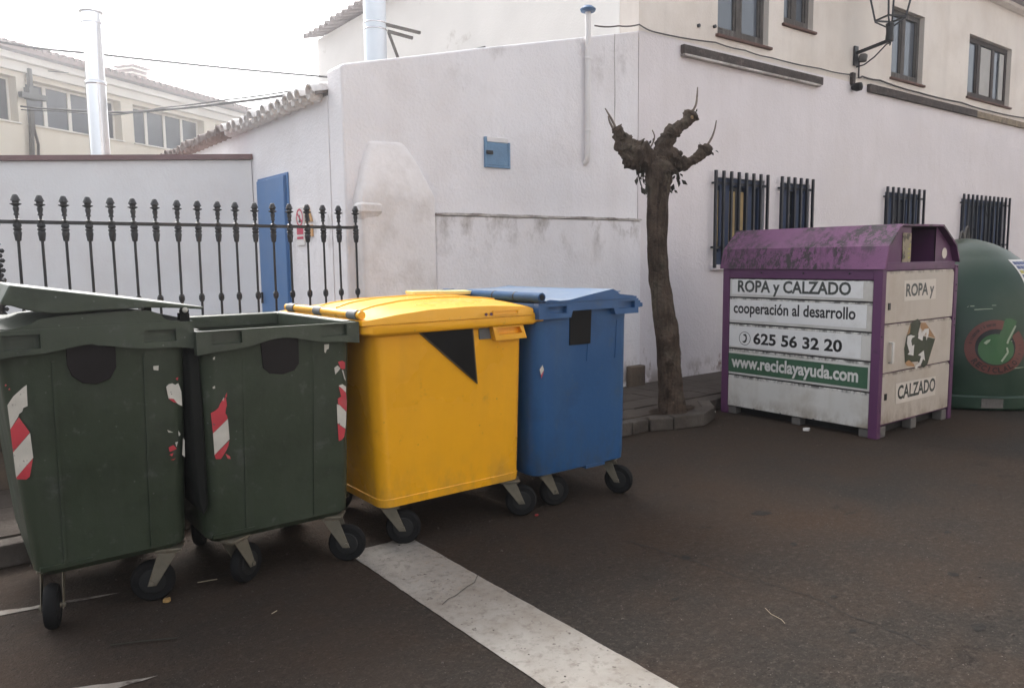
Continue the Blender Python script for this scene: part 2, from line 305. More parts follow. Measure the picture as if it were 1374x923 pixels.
# ------------------------------------------------------------------ mesh helpers
class MB:
    def __init__(s):
        s.v, s.f, s.m = [], [], []
    def add(s, vs, fs, mi=0):
        o = len(s.v)
        s.v += [tuple(p) for p in vs]
        s.f += [tuple(i + o for i in f) for f in fs]
        s.m += [mi] * len(fs)
        return s
    def box(s, x0, y0, z0, x1, y1, z1, mi=0):
        v = [(x0, y0, z0), (x1, y0, z0), (x1, y1, z0), (x0, y1, z0), (x0, y0, z1), (x1, y0, z1), (x1, y1, z1), (x0, y1, z1)]
        return s.add(v, [(3, 2, 1, 0), (4, 5, 6, 7), (0, 1, 5, 4), (1, 2, 6, 5), (2, 3, 7, 6), (3, 0, 4, 7)], mi)
    def obox(s, c, ax, ay, az, mi=0):
        """box about c with half-axis vectors"""
        c, ax, ay, az = map(Vector, (c, ax, ay, az))
        v = [c + i * ax + j * ay + k * az for k in (-1, 1) for (i, j) in ((-1, -1), (1, -1), (1, 1), (-1, 1))]
        return s.add(v, [(3, 2, 1, 0), (4, 5, 6, 7), (0, 1, 5, 4), (1, 2, 6, 5), (2, 3, 7, 6), (3, 0, 4, 7)], mi)
    def bar(s, a, b, w, h=None, mi=0):
        a, b = Vector(a), Vector(b)
        d = (b - a)
        L = d.length
        d.normalize()
        u = d.cross(Vector((0, 0, 1)))
        if u.length < 1e-3:
            u = Vector((1, 0, 0))
        u.normalize()
        n = u.cross(d)
        return s.obox((a + b) / 2, d * L / 2, u * w / 2, n * (h or w) / 2, mi)
    def quad(s, pts, mi=0):
        return s.add(pts, [tuple(range(len(pts)))], mi)
    def prism(s, poly, d, mi=0):
        """poly: 3-D points, pushed by vector d"""
        n = len(poly)
        d = Vector(d)
        p = [Vector(q) for q in poly]
        v = p + [q + d for q in p]
        fs = [tuple(range(n - 1, -1, -1)), tuple(range(n, 2 * n))]
        fs += [(i, (i + 1) % n, n + (i + 1) % n, n + i) for i in range(n)]
        return s.add(v, fs, mi)
    def loft(s, rings, cap0=True, cap1=True, mi=0, closed=True):
        n = len(rings[0])
        v = [p for r in rings for p in r]
        fs = []
        for k in range(len(rings) - 1):
            for i in range(n if closed else n - 1):
                j = (i + 1) % n
                fs.append((k * n + i, k * n + j, (k + 1) * n + j, (k + 1) * n + i))
        if cap0:
            fs.append(tuple(range(n - 1, -1, -1)))
        if cap1:
            fs.append(tuple((len(rings) - 1) * n + i for i in range(n)))
        return s.add(v, fs, mi)
    def tube(s, path, r, n=8, mi=0, cap=True):
        P = [Vector(p) for p in path]
        rr = r if isinstance(r, (list, tuple)) else [r] * len(P)
        rings = []
        u = None
        for i, p in enumerate(P):
            d = (P[min(i + 1, len(P) - 1)] - P[max(i - 1, 0)]).normalized()
            if u is None:
                u = d.orthogonal().normalized()
            else:
                u = (u - d * u.dot(d)).normalized()
            w = d.cross(u)
            rings.append([p + (u * math.cos(2 * math.pi * k / n) + w * math.sin(2 * math.pi * k / n)) * rr[i] for k in range(n)])
        return s.loft(rings, cap, cap, mi)
    def lathe(s, prof, n=16, c=(0, 0, 0), mi=0, axis='z'):
        rings = []
        for (r, z) in prof:
            ring = []
            for k in range(n):
                a = 2 * math.pi * k / n
                x, y = r * math.cos(a), r * math.sin(a)
                p = (x, y, z) if axis == 'z' else ((x, z, y) if axis == 'y' else (z, x, y))
                ring.append((p[0] + c[0], p[1] + c[1], p[2] + c[2]))
            rings.append(ring)
        return s.loft(rings, True, True, mi)
    def mesh(s, name, mats, smooth=None):
        me = bpy.data.meshes.new(name)
        me.from_pydata(s.v, [], s.f)
        for m in (mats if isinstance(mats, (list, tuple)) else [mats]):
            me.materials.append(mt[m] if isinstance(m, str) else m)
        if max(s.m, default=0):
            me.polygons.foreach_set('material_index', s.m)
        import bmesh
        bm = bmesh.new()
        bm.from_mesh(me)
        bmesh.ops.recalc_face_normals(bm, faces=bm.faces)
        bm.to_mesh(me)
        bm.free()
        if smooth is not None:
            me.polygons.foreach_set('use_smooth', [True] * len(me.polygons))
            me.set_sharp_from_angle(angle=R(smooth))
        me.update()
        return me
    def build(s, name, mats, parent=None, smooth=None, bevel=0, label=None, local=False):
        return link(name, s.mesh(name, mats, smooth), parent, bevel, label, local)

def link(name, me, parent=None, bevel=0, label=None, local=False, loc=None, rz=None):
    o = bpy.data.objects.new(name, me)
    C.objects.link(o)
    if parent is not None:
        o.parent = parent
        if not local:                                  # mesh given in world metres
            q = parent
            off = Vector((0, 0, 0))
            while q is not None:
                off += q.location
                q = q.parent
            o.location = -off
    if loc is not None:
        o.location = loc
    if rz is not None:
        o.rotation_euler.z = rz
    if bevel:
        b = o.modifiers.new('edge', 'BEVEL')
        b.width = bevel
        b.segments = 2
        b.limit_method = 'ANGLE'
        b.angle_limit = R(40)
    if label:
        o['label'] = label
    return o

def tag(o, label=None, cat=None, group=None, kind=None):
    for k, v in (('label', label), ('category', cat), ('group', group), ('kind', kind)):
        if v:
            o[k] = v
    return o

def thing(name, loc, label, cat, group=None, rz=0):
    o = bpy.data.objects.new(name, None)
    C.objects.link(o)
    o.location = loc
    o.rotation_euler.z = rz
    return tag(o, label, cat, group)

def struct(name, mb, m, smooth=None, label=None):
    o = mb.build(name, m, None, smooth)
    o['kind'] = 'structure'
    return o

def text_verts(body, bold=0.0, res=3):
    """flat outline of a word: vertices in the unit box of its own bounds, with faces and aspect"""
    cu = bpy.data.curves.new('lettering', 'FONT')
    cu.body = body
    cu.size = 1
    cu.offset = bold
    cu.resolution_u = res
    cu.fill_mode = 'FRONT'
    ob = bpy.data.objects.new('lettering', cu)
    C.objects.link(ob)
    dg = bpy.context.evaluated_depsgraph_get()
    me = bpy.data.meshes.new_from_object(ob.evaluated_get(dg))
    v = [tuple(p.co) for p in me.vertices]
    f = [tuple(p.vertices) for p in me.polygons]
    bpy.data.objects.remove(ob)
    bpy.data.meshes.remove(me)
    x0, x1 = min(p[0] for p in v), max(p[0] for p in v)
    y0, y1 = min(p[1] for p in v), max(p[1] for p in v)
    return [((p[0] - x0) / (x1 - x0), (p[1] - y0) / (y1 - y0)) for p in v], f, (x1 - x0) / (y1 - y0)

def letters(body, o, a, b, m, parent, bold=0.02, name='lettering', lift=0.004):
    """write body with its lower left at o, baseline vector a, height vector b, printed on a face"""
    v, f, _ = text_verts(body, bold)
    o, a, b = Vector(o), Vector(a), Vector(b)
    n = a.cross(b).normalized()
    fx = sorted((min(v[i][0] for i in q), max(v[i][0] for i in q)) for q in f)
    gaps, right = [], fx[0][1]
    for x0, x1 in fx:
        if x0 > right:
            gaps.append((x0 - right, (x0 + right) / 2))
        right = max(right, x1)
    cuts = sorted(g_[1] for g_ in sorted(gaps)[len(gaps) - body.count(' '):]) if ' ' in body else []
    words = {}
    for q in f:                                        # one part per word
        words.setdefault(sum(v[q[0]][0] > c_ for c_ in cuts), []).append(q)
    for fs in words.values():
        idx = sorted({i for q in fs for i in q})
        loc = {i: k for k, i in enumerate(idx)}
        me = bpy.data.meshes.new(name)
        me.from_pydata([o + a * v[i][0] + b * v[i][1] + n * lift for i in idx], [], [tuple(loc[i] for i in q) for q in fs])
        me.materials.append(mt[m])
        link(name, me, parent)

def wall_xz(mb, x0, x1, z0, z1, y, holes, depth, mi=0, thick=0.3):
    """front face at y looking to -Y with openings; reveals go back by depth"""
    xs = sorted({x0, x1, *[h[0] for h in holes], *[h[1] for h in holes]})
    zs = sorted({z0, z1, *[h[2] for h in holes], *[h[3] for h in holes]})
    for i in range(len(xs) - 1):
        for k in range(len(zs) - 1):
            cx, cz = (xs[i] + xs[i + 1]) / 2, (zs[k] + zs[k + 1]) / 2
            if any(h[0] < cx < h[1] and h[2] < cz < h[3] for h in holes):
                continue
            mb.quad([(xs[i], y, zs[k]), (xs[i + 1], y, zs[k]), (xs[i + 1], y, zs[k + 1]), (xs[i], y, zs[k + 1])], mi)
    for (a, b, c, d) in holes:
        for p, q in (((a, c), (b, c)), ((b, c), (b, d)), ((b, d), (a, d)), ((a, d), (a, c))):
            mb.quad([(p[0], y, p[1]), (q[0], y, q[1]), (q[0], y + depth, q[1]), (p[0], y + depth, p[1])], mi)
    mb.quad([(x0, y + thick, z0), (x1, y + thick, z0), (x1, y + thick, z1), (x0, y + thick, z1)], mi)
    mb.quad([(x0, y, z1), (x1, y, z1), (x1, y + thick, z1), (x0, y + thick, z1)], mi)
    mb.quad([(x0, y, z0), (x0, y, z1), (x0, y + thick, z1), (x0, y + thick, z0)], mi)
    mb.quad([(x1, y, z0), (x1, y, z1), (x1, y + thick, z1), (x1, y + thick, z0)], mi)

# ------------------------------------------------------------------ ground, kerb, pavement
g = MB()
g.quad([(-300, -300, 0), (300, -300, 0), (300, 300, 0), (-300, 300, 0)])
road = struct('road', g, 'asphalt')

def sheet(name, pts, m, z, parent=road, label=None):
    return MB().quad([(x, y, z) for x, y in pts]).build(name, m, parent, label=label)
def ragged(a, b, n, amp):
    a, b = Vector(a), Vector(b)
    d = (b - a).normalized()
    q = Vector((-d.y, d.x))
    return [tuple(a.lerp(b, i / n) + q * random.uniform(-amp, amp)) for i in range(n)]
stripe_pts = ragged((1.735, 0.2), (1.735, 3.80), 60, .0025) + ragged((1.735, 3.80), (2.125, 3.80), 8, .02) + ragged((2.125, 3.80), (2.125, 0.2), 60, .0025) + [(2.125, 0.2)]
sheet('painted_stripe', stripe_pts, 'road_paint', .004, label='broad white painted parking line')
sheet('painted_stripe', ragged((0.645, 4.03), (-0.6, 4.37), 24, .007) + ragged((-0.6, 4.37), (-0.6, 4.12), 4, .01) + ragged((-0.6, 4.12), (0.2, 4.10), 16, .008) + ragged((0.2, 4.10), (0.645, 4.03), 10, .005), 'old_paint', .004, label='worn white paint mark under the open lidded green bin')
sheet('painted_stripe', ragged((0.605, 3.10), (0.33, 3.205), 10, .005) + ragged((0.33, 3.205), (-0.3, 3.35), 14, .008) + [(-0.3, 2.9)] + ragged((-0.3, 2.9), (0.45, 3.10), 14, .008) + ragged((0.45, 3.10), (0.605, 3.10), 6, .004), 'old_paint', .004, label='tapering white paint mark at the front left')
def crack(pts, w):
    L, Rr = [], []
    fine = []
    for (a, b) in zip(pts, pts[1:]):
        for i in range(7):
            t = i / 7
            fine.append((a[0] + (b[0] - a[0]) * t + random.uniform(-.02, .02), a[1] + (b[1] - a[1]) * t + random.uniform(-.02, .02)))
    for p in fine:
        ww = w * random.uniform(.35, 1)
        L.append((p[0] - ww, p[1], 0.002))
        Rr.append((p[0] + ww, p[1], 0.002))
    mb = MB()
    for i in range(len(L) - 1):
        mb.quad([L[i], Rr[i], Rr[i + 1], L[i + 1]])
    mb.build('crack', 'crack', road)
crack([(3.05, 3.0), (3.12, 2.65), (3.14, 2.32), (3.22, 1.97), (3.17, 1.67), (3.17, 1.3)], .005)
crack([(7.2, 2.3), (7.6, 1.9), (8.2, 1.75), (9, 1.5)], .007)
def spot(x, y, r):
    n = 12
    ph = random.uniform(0, 6)
    p = [(x + r * (1 + .25 * math.sin(2 * t + ph) + random.uniform(-.2, .2)) * math.cos(t), y + r * .7 * (1 + random.uniform(-.25, .2)) * math.sin(t), .0015) for t in [2 * math.pi * k / n for k in range(n)]]
    MB().quad(p).build('oil_spot', 'oil', road)
for (x, y, r) in ((4.06, 2.78, .07), (3.13, 2.60, .035), (3.75, 2.35, .03), (3.3, 1.85, .02), (4.0, 1.62, .035), (4.25, 1.25, .04), (3.5, 1.30, .04), (3.85, 1.15, .05), (5.1, 1.5, .03), (5.3, 1.35, .03), (4.6, 1.9, .025), (3.05, 1.62, .02), (5.7, 2.2, .03), (2.7, 2.3, .02), (6.2, 1.9, .03)):
    spot(x, y, r)
crack([(2.6, 3.1), (2.35, 3.05), (2.15, 3.1)], .003)
mb = MB()
p = [(1.80, 2.93), (1.86, 2.965), (1.90, 2.97), (1.96, 3.0), (2.00, 3.02), (2.06, 3.04), (2.12, 3.10)]
for a, b in zip(p, p[1:]):
    mb.quad([(a[0], a[1] - .002, .006), (b[0], b[1] - .002, .006), (b[0], b[1] + .002, .006), (a[0], a[1] + .002, .006)])
mb.build('crack', 'crack', road)

kp = [(-6, 4.76), (0, 4.76), (5.0, 4.78), (5.22, 4.78), (5.45, 4.69), (5.8, 4.61), (6.12, 4.74), (6.36, 5.0), (6.7, 5.06), (26, 5.06)]
pv = MB()
back = [(26, 6.26), (2.9, 6.40), (2.9, 6.05), (-6, 6.05)]
top = [(x, y + .07, .116) for x, y in kp] + [(x, y, .116) for x, y in back]
pv.add(top, [tuple(range(len(top)))])
pavement = struct('pavement', pv, 'paver')
kerb = MB()
kerb.box(6.8, 5.062, -.1, 26, 5.2, .118)
kerb = struct('kerb', kerb, 'kerb')
def kerb_stone(a, b):
    a, b = Vector((a[0], a[1], 0)), Vector((b[0], b[1], 0))
    d = (b - a).normalized()
    n = Vector((-d.y, d.x, 0))
    a, b = a + d * .006, b - d * .006
    j = random.uniform(-.006, .006)
    t = .122 + random.uniform(-.004, .006)
    MB().prism([a + n * j, b + n * j, b + n * (.13 + j), a + n * (.13 + j)], (0, 0, t)).build('kerb_stone', 'kerb', kerb, bevel=.012)
for (a, b) in zip(kp[:-1], kp[1:]):
    L = math.hypot(b[0] - a[0], b[1] - a[1])
    if a[0] >= 6.6:
        continue
    n = max(1, round(L / (.5 if a[0] < 5 else .3)))
    for i in range(n):
        f = lambda t: (a[0] + (b[0] - a[0]) * t, a[1] + (b[1] - a[1]) * t)
        kerb_stone(f(i / n), f((i + 1) / n))
tile_me = MB().box(-.147, -.147, 0, .147, .147, .012).mesh('paving_tile', 'paver')
for i in range(29):
    for k in range(4):
        x, y = -.7 + i * .3, 5.06 + k * .3
        if (5.30 < x < 6.15 and y < 5.15) or y > 6.02 and x < 2.95 or (x > 6.0 and y < 5.3):
            continue
        o = link('paving_tile', tile_me, pavement, loc=(x, y, .1135 + random.uniform(0, .004)))
        o.rotation_euler = (random.uniform(-.008, .008), random.uniform(-.008, .008), random.uniform(-.01, .01))
sp = MB()
n = 28
ring0 = [(5.70 + .33 * math.cos(2 * math.pi * k / n) * random.uniform(.9, 1.08), 4.94 + .13 * math.sin(2 * math.pi * k / n) * random.uniform(.9, 1.1), .124) for k in range(n)]
ring1 = [(5.68 + (x - 5.70) * .55, 4.92 + (y - 4.94) * .55, .132) for x, y, z in ring0]
sp.loft([ring0, ring1], False, True)
struct('soil', sp, 'soil', 60)
y0 = MB()
y0.add([(-6, 6.22, .105), (2.98, 6.22, .105), (2.98, 14, .105), (-6, 14, .105)], [(0, 1, 2, 3)])
struct('yard_ground', y0, 'paver')

# ------------------------------------------------------------------ the two-storey house on the right
HX, HY = 6.6, 6.25
house = thing('house', (HX, HY, 0), 'two storey house with white lower and cream upper front, barred blue windows', 'house')
low_h = [(7.97, 9.03, 1.50, 2.60), (9.38, 10.10, 1.50, 2.60), (12.23, 13.43, 1.55, 2.60), (14.96, 16.96, 1.55, 2.60)]
up_h = [(7.99, 9.04, 4.33, 5.55), (9.37, 10.07, 4.69, 5.55), (12.27, 13.30, 4.37, 5.44), (14.98, 16.82, 4.39, 5.46)]
mb = MB()
wall_xz(mb, HX, 27, -.1, 4.14, HY, low_h, .22)
mb.build('lower_wall', 'wall', house)
mb = MB()
wall_xz(mb, HX, 27, 4.14, 6.2, HY + .006, up_h, .16)
mb.build('upper_wall', 'upper', house)
MB().box(HX, HY + .31, -.1, HX + .3, 15, 6.0).build('gable_wall', 'gable', house)
MB().box(HX + .31, 14.7, -.1, 26.7, 15, 6.0).build('rear_wall', 'gable', house)
MB().box(26.7, HY + .31, -.1, 27, 14.69, 6.0).build('end_wall', 'gable', house)
# hipped roof, kept behind the eaves
mb = MB()
e = [(HX - .02, HY - .30, 6.2), (27.3, HY - .30, 6.2), (27.3, 15.05, 6.2), (HX - .02, 15.05, 6.2)]
rdg = [(11, 10.6, 7.6), (23, 10.6, 7.6)]
mb.add(e + rdg, [(0, 1, 5, 4), (1, 2, 5), (2, 3, 4, 5), (3, 0, 4), (3, 2, 1, 0)])
roof = mb.build('roof', 'tile_dark', house)
MB().box(HX - .02, HY - .16, 6.14, 27.1, HY + .005, 6.22).build('eave_board', 'upper', roof, bevel=.01)
def barrel(L, r0, r1, t=.014, seg=7):
    """half-round clay tile lying along +Y, hollow side down"""
    m = MB()
    for a, b, fl in ((r0, r1, 0), (r0 - t, r1 - t, 1)):
        v = []
        for y, r in ((0, a), (L, b)):
            for k in range(seg + 1):
                q = math.pi * k / seg
                v.append((r * math.cos(q), y, r * math.sin(q)))
        m.add(v, [(k, k + 1, seg + 2 + k, seg + 1 + k) for k in range(seg)])
    for k in range(seg):
        m.quad([m.v[k], m.v[k + 1], m.v[2 * seg + 2 + k + 1], m.v[2 * seg + 2 + k]])
    return m
tl = barrel(.45, .085, .070).mesh('roof_tile', 'tile_dark', 50)
for i in range(64):
    x = HX - .2 + i * .235
    o = link('roof_tile', tl, roof, loc=(x, HY - .46, 6.25))
    o.rotation_euler = (R(16), 0, random.uniform(-.03, .03))
for i in range(36):
    y = HY - .1 + i * .25
    o = link('roof_tile', tl, roof, loc=(HX - .30, y, 5.97 + random.uniform(-.02, .02)))
    o.rotation_euler = (R(14), 0, -math.pi / 2 + random.uniform(-.05, .05))
# openings
def window_up(h, y, style):
    a, b, c, d = h
    f = MB()
    t = .07
    f.box(a, y, c, a + t, y + .07, d)
    f.box(b - t, y, c, b, y + .07, d)
    f.box(a + t, y, d - t * 1.2, b - t, y + .07, d)
    f.box(a + t, y, c, b - t, y + .07, c + t * 1.7)
    n = 2 if (b - a) < 1.3 else 3
    for i in range(1, n):
        xm = a + (b - a) * i / n
        f.box(xm - .055, y + .003, c + t * 1.7, xm + .055, y + .065, d - t * 1.2)
    for i in range(n):
        xl = a + t if i == 0 else a + (b - a) * i / n + .055
        xr = b - t if i == n - 1 else a + (b - a) * (i + 1) / n - .055
        f.box(xl, y + .02, c + t * 1.7, xl + .035, y + .06, d - t * 1.2)
        f.box(xr - .035, y + .02, c + t * 1.7, xr, y + .06, d - t * 1.2)
    fr = f.build('window', style, house, bevel=.004)
    for i in range(n):
        xl = a + t if i == 0 else a + (b - a) * i / n + .055
        xr = b - t if i == n - 1 else a + (b - a) * (i + 1) / n - .055
        MB().box(xl + .03, y + .038, c + t * 1.7 - .005, xr - .03, y + .046, d - t * 1.2 + .005).build('pane', 'glass', fr)
        if style == 'wood_dark' and i > 0:
            MB().box(xl + .04 + .22 * (i == 2), y + .012, c + t * 1.7 + .01, xr - .04, y + .03, d - t * 1.2 - .02).build('curtain', 'curtain', fr)
    MB().box(a - .04, HY - .035, c - .04, b + .05, y + .02, c - .004).build('sill', 'sill', fr, bevel=.008)
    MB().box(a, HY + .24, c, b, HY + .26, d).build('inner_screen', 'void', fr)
for h, s in zip(up_h, ('wood_frame', 'wood_frame', 'wood_frame', 'wood_dark')):
    window_up(h, HY + .085, s)
def window_low(h, nb, blinds):
    a, b, c, d = h
    y = HY + .055
    f = MB()
    f.box(a, y, c, a + .06, y + .07, d)
    f.box(b - .06, y, c, b, y + .07, d)
    f.box(a + .06, y, d - .1, b - .06, y + .07, d)
    f.box(a + .06, y, c, b - .06, y + .07, c + .16)
    n = 2 if b - a < 1.5 else 3
    for i in range(n):
        xm = a + (b - a) * (i + .52) / n
        f.box(xm - .10, y - .004, c + .16, xm + .10, y + .06, d - .1)
    fr = f.build('window', 'blue_wood', house, bevel=.004)
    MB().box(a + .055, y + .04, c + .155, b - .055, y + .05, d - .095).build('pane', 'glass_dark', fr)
    for (p, q) in blinds:
        MB().box(a + p, y + .015, c + .2, a + q, y + .03, d - .16).build('blind', 'blind', fr)
    MB().box(a - .05, HY - .05, c - .07, b + .05, HY + .12, c - .003).build('sill', 'wall', fr, bevel=.01)
    gr = MB()
    yg = HY - .05
    g0, g1 = a - .055, b - .03
    for z in (c + .22, d - .08):
        gr.box(g0, yg - .004, z - .016, g1, yg + .008, z + .016)
    for z in (c + .22, d - .08):
        for x in (g0 + .012, g1 - .012):
            gr.box(x - .010, yg + .009, z - .012, x + .010, HY + .02, z + .012)
    gobj = gr.build('window_grille', 'grille', house)
    for i in range(nb):
        x = g0 + (g1 - g0) * i / (nb - 1)
        MB().box(x - .016, yg - .036, c - .04, x + .016, yg - .0045, d + .07).build('bar', 'grille', gobj)
window_low(low_h[0], 8, [(.08, .24), (.38, .52), (.62, .70)])
window_low(low_h[1], 6, [(.07, .20), (.24, .33)])
window_low(low_h[2], 8, [])
window_low(low_h[3], 12, [])
MB().box(7.3, HY - .06, 3.985, 10.27, HY - .002, 4.09).build('timber_beam', 'beam', house, bevel=.008)
MB().box(7.3, HY - .075, 3.955, 10.2, HY - .002, 3.982).build('timber_strip', 'ledge', house, bevel=.004)
MB().box(11.55, HY - .06, 4.05, 15.3, HY - .002, 4.165).build('timber_beam', 'beam', house, bevel=.008)
MB().box(15.303, HY - .055, 4.05, 18.2, HY - .002, 4.16).build('timber_beam', 'beam_tan', house, bevel=.008, label='paler tan end of the timber beam')
MB().box(18.203, HY - .06, 4.05, 26, HY - .002, 4.165).build('timber_beam', 'beam', house, bevel=.008)
for x, z in ((7.62, 4.36), (7.92, 4.40)):
    MB().lathe([(.022, -.02), (.022, .012)], 8, (x, HY, z), axis='y').build('bolt', 'iron', house)
def sag(pts, n=5, amp=.012):
    out = []
    for a, b in zip(pts, pts[1:]):
        a, b = Vector(a), Vector(b)
        for i in range(n):
            t = i / n
            p = a.lerp(b, t)
            p.z -= amp * math.sin(math.pi * t)
            out.append(p)
    return out + [Vector(pts[-1])]
fc = [(5.9, 6.235, 4.07), (6.24, 6.22, 4.12), (6.57, 6.22, 4.19), (6.84, 6.22, 4.15), (7.91, 6.22, 4.205), (8.5, 6.22, 4.20), (9.06, 6.22, 4.19), (10.21, 6.22, 4.21), (11.0, 6.22, 4.23), (11.08, 6.22, 4.2), (11.10, 6.22, 4.11)]
tag(MB().tube(sag(fc), .008, 6).build('wall_cable', 'cable_grey', None, 60), 'grey cable running along the house front above the longer left timber beam', 'cable')
fc = [(11.25, 6.22, 4.50), (11.25, 6.22, 4.22), (11.35, 6.22, 4.25), (11.86, 6.22, 4.26), (13.06, 6.22, 4.225), (14.7, 6.22, 4.24), (15.95, 6.22, 4.22), (17.48, 6.22, 4.255), (25, 6.22, 4.25)]
tag(MB().tube(sag(fc), .013, 6).build('wall_cable', 'cable_grey', None, 60), 'grey cable dropping below the lantern then running right above the second beam', 'cable')
cb = thing('alarm_bell', (11.11, HY, 4.05), 'small dark fitting on the wall below the lantern bracket', 'wall fitting')
MB().box(11.06, HY - .05, 4.10, 11.14, HY - .002, 4.27).build('back_plate', 'beam', cb, bevel=.006)
MB().lathe([(.02, -.16), (.06, -.14), (.065, -.08), (.045, -.03), (.03, -.005)], 12, (11.13, HY, 4.06), axis='y').build('dome_cover', 'plate_dark', cb, 50)

# wall lantern
lan = thing('wall_lantern', (11.18, HY, 4.55), 'black iron wall lantern on a bracket above the lower windows', 'street lamp')
MB().box(11.13, HY - .03, 4.38, 11.23, HY - .002, 4.66).build('back_plate', 'iron', lan, bevel=.005)
MB().bar((11.18, HY - .03, 4.56), (11.18, 5.74, 4.635), .035, .045).build('arm', 'iron', lan, bevel=.004)
arc = [(11.18, HY - .03, 4.36), (11.18, 6.1, 4.37), (11.18, 5.95, 4.45), (11.18, 5.78, 4.59), (11.18, 5.72, 4.60), (11.18, 5.735, 4.56)]
MB().tube(sag(arc, 4, 0), .010, 6).build('brace', 'iron', lan, 60)
MB().lathe([(.05, -.06), (.062, 0), (.062, .03), (.04, .05)], 10, (11.23, HY - .10, 4.49)).build('junction_box', 'foot', lan, 50)
lc = Vector((11.18, 5.74, 0))
MB().lathe([(.05, 4.62), (.058, 4.64), (.05, 4.75), (.058, 4.86), (.035, 4.88)], 10, lc).build('lamp_base', 'iron', lan, 50)
f = MB()
q = [Vector((math.cos(R(20 + 90 * k)), math.sin(R(20 + 90 * k)), 0)) for k in range(4)]
for k in range(4):
    a, b = lc + q[k] * .20, lc + q[(k + 1) % 4] * .20
    f.bar(a + Vector((0, 0, 4.93)), b + Vector((0, 0, 4.93)), .022, .022)
    f.bar(lc + q[k] * .03 + Vector((0, 0, 4.81)), a + Vector((0, 0, 4.915)), .018, .018)
    f.bar(a + Vector((0, 0, 4.94)), lc + q[k] * .34 + Vector((0, 0, 5.56)), .024, .024)
    f.bar(lc + q[k] * .34 + Vector((0, 0, 5.57)), lc + q[(k + 1) % 4] * .34 + Vector((0, 0, 5.57)), .03, .03)
f.build('lantern_frame', 'iron', lan)
mb = MB()
mb.loft([[lc + q[k] * .40 + Vector((0, 0, 5.6)) for k in range(4)], [lc + q[k] * .12 + Vector((0, 0, 5.82)) for k in range(4)], [lc + q[k] * .05 + Vector((0, 0, 5.95)) for k in range(4)]])
mb.build('lantern_roof', 'iron', lan)

# ------------------------------------------------------------------ unseen house, added across the street to shade the right-hand half
shade_house = thing('house', (16, -5.2, 0), 'unseen plain pale house added across the street behind the viewer for shade', 'house')
mb = MB()
oh_h = [(5 + i * 3.7, 6.2 + i * 3.7, z, z + 1.5) for i in range(7) for z in (1.0, 4.2)]
wall_xz(mb, 3.5, 32, -.1, 6.6, -5.5, oh_h, -.16, thick=-.3)
mb.build('wall', 'upper', shade_house)
MB().box(3.5, -14, -.1, 3.8, -5.81, 6.6).build('gable_wall', 'upper', shade_house)
MB().add([(3.2, -5.1, 6.6), (32.3, -5.1, 6.6), (32.3, -9.8, 8.6), (3.2, -9.8, 8.6), (32.3, -14.4, 6.6), (3.2, -14.4, 6.6)], [(0, 1, 2, 3), (3, 2, 4, 5), (0, 3, 5), (1, 4, 2), (0, 5, 4, 1)]).build('roof', 'tile_dark', shade_house)
for (a, b, c, d) in oh_h:
    f = MB()
    f.box(a, -5.64, c, a + .07, -5.60, d).box(b - .07, -5.64, c, b, -5.60, d).box((a + b) / 2 - .04, -5.64, c, (a + b) / 2 + .04, -5.60, d)
    fo = f.build('window', 'wood_dark', shade_house)
    MB().box(a + .07, -5.63, c, b - .07, -5.62, d).build('pane', 'glass', fo)

# ------------------------------------------------------------------ lean-to annex
ann = thing('annex', (3.0, 6.35, 0), 'white lean-to annex with sloping top, buttress and small blue hatch', 'annex')
def ay(x):
    return 6.35 - (x - 3.0) * .1 / 3.6
def az(x):
    return 3.30 + (x - 3.0) * .232
fr = [(3.0, -.1), (6.597, -.1), (6.597, 4.135), (5.8, 3.95), (5.1, 3.79), (4.4, 3.63), (3.7, 3.46), (3.03, 3.305), (3.0, 3.285)]
mb = MB()
mb.prism([(x, ay(x), z) for x, z in fr], (0, .3, 0))
mb.build('front_wall', 'annex', ann, bevel=.02)
mb = MB()
mb.prism([(3.88, ay(3.88) - .05, -.1), (6.597, ay(6.597) - .05, -.1), (6.597, ay(6.597) - .003, -.1), (3.88, ay(3.88) - .003, -.1)], (0, 0, 2.12))
mb.build('plinth_wall', 'annex', ann, bevel=.015)
mb = MB()
n = 26
for i in range(n):
    x0, x1 = 3.88 + (6.597 - 3.88) * i / n, 3.88 + (6.597 - 3.88) * (i + 1) / n
    j = random.uniform(0, .014)
    mb.prism([(x0, ay(x0) - .055 - j, 2.022), (x1, ay(x1) - .055 - j, 2.022), (x1, ay(x1) - .002, 2.022), (x0, ay(x0) - .002, 2.022)], (0, 0, .018 + random.uniform(0, .01)))
mb.build('ledge', 'ledge', ann)
MB().box(3.0, 6.653, -.1, 3.3, 15, 3.08).build('side_wall', 'annex', ann)
MB().box(3.31, 14.7, -.1, 6.59, 15, 3.0).build('rear_wall', 'annex', ann)
mb = MB()
mb.add([(2.92, 6.655, 3.09), (6.595, 6.655, 4.05), (6.595, 15.1, 4.05), (2.92, 15.1, 3.09), (2.92, 6.655, 3.14), (6.595, 6.655, 4.11), (6.595, 15.1, 4.11), (2.92, 15.1, 3.14)],
       [(0, 1, 2, 3), (7, 6, 5, 4), (0, 4, 5, 1), (3, 2, 6, 7), (0, 3, 7, 4), (1, 5, 6, 2)])
aroof = mb.build('roof', 'tile_dark', ann)
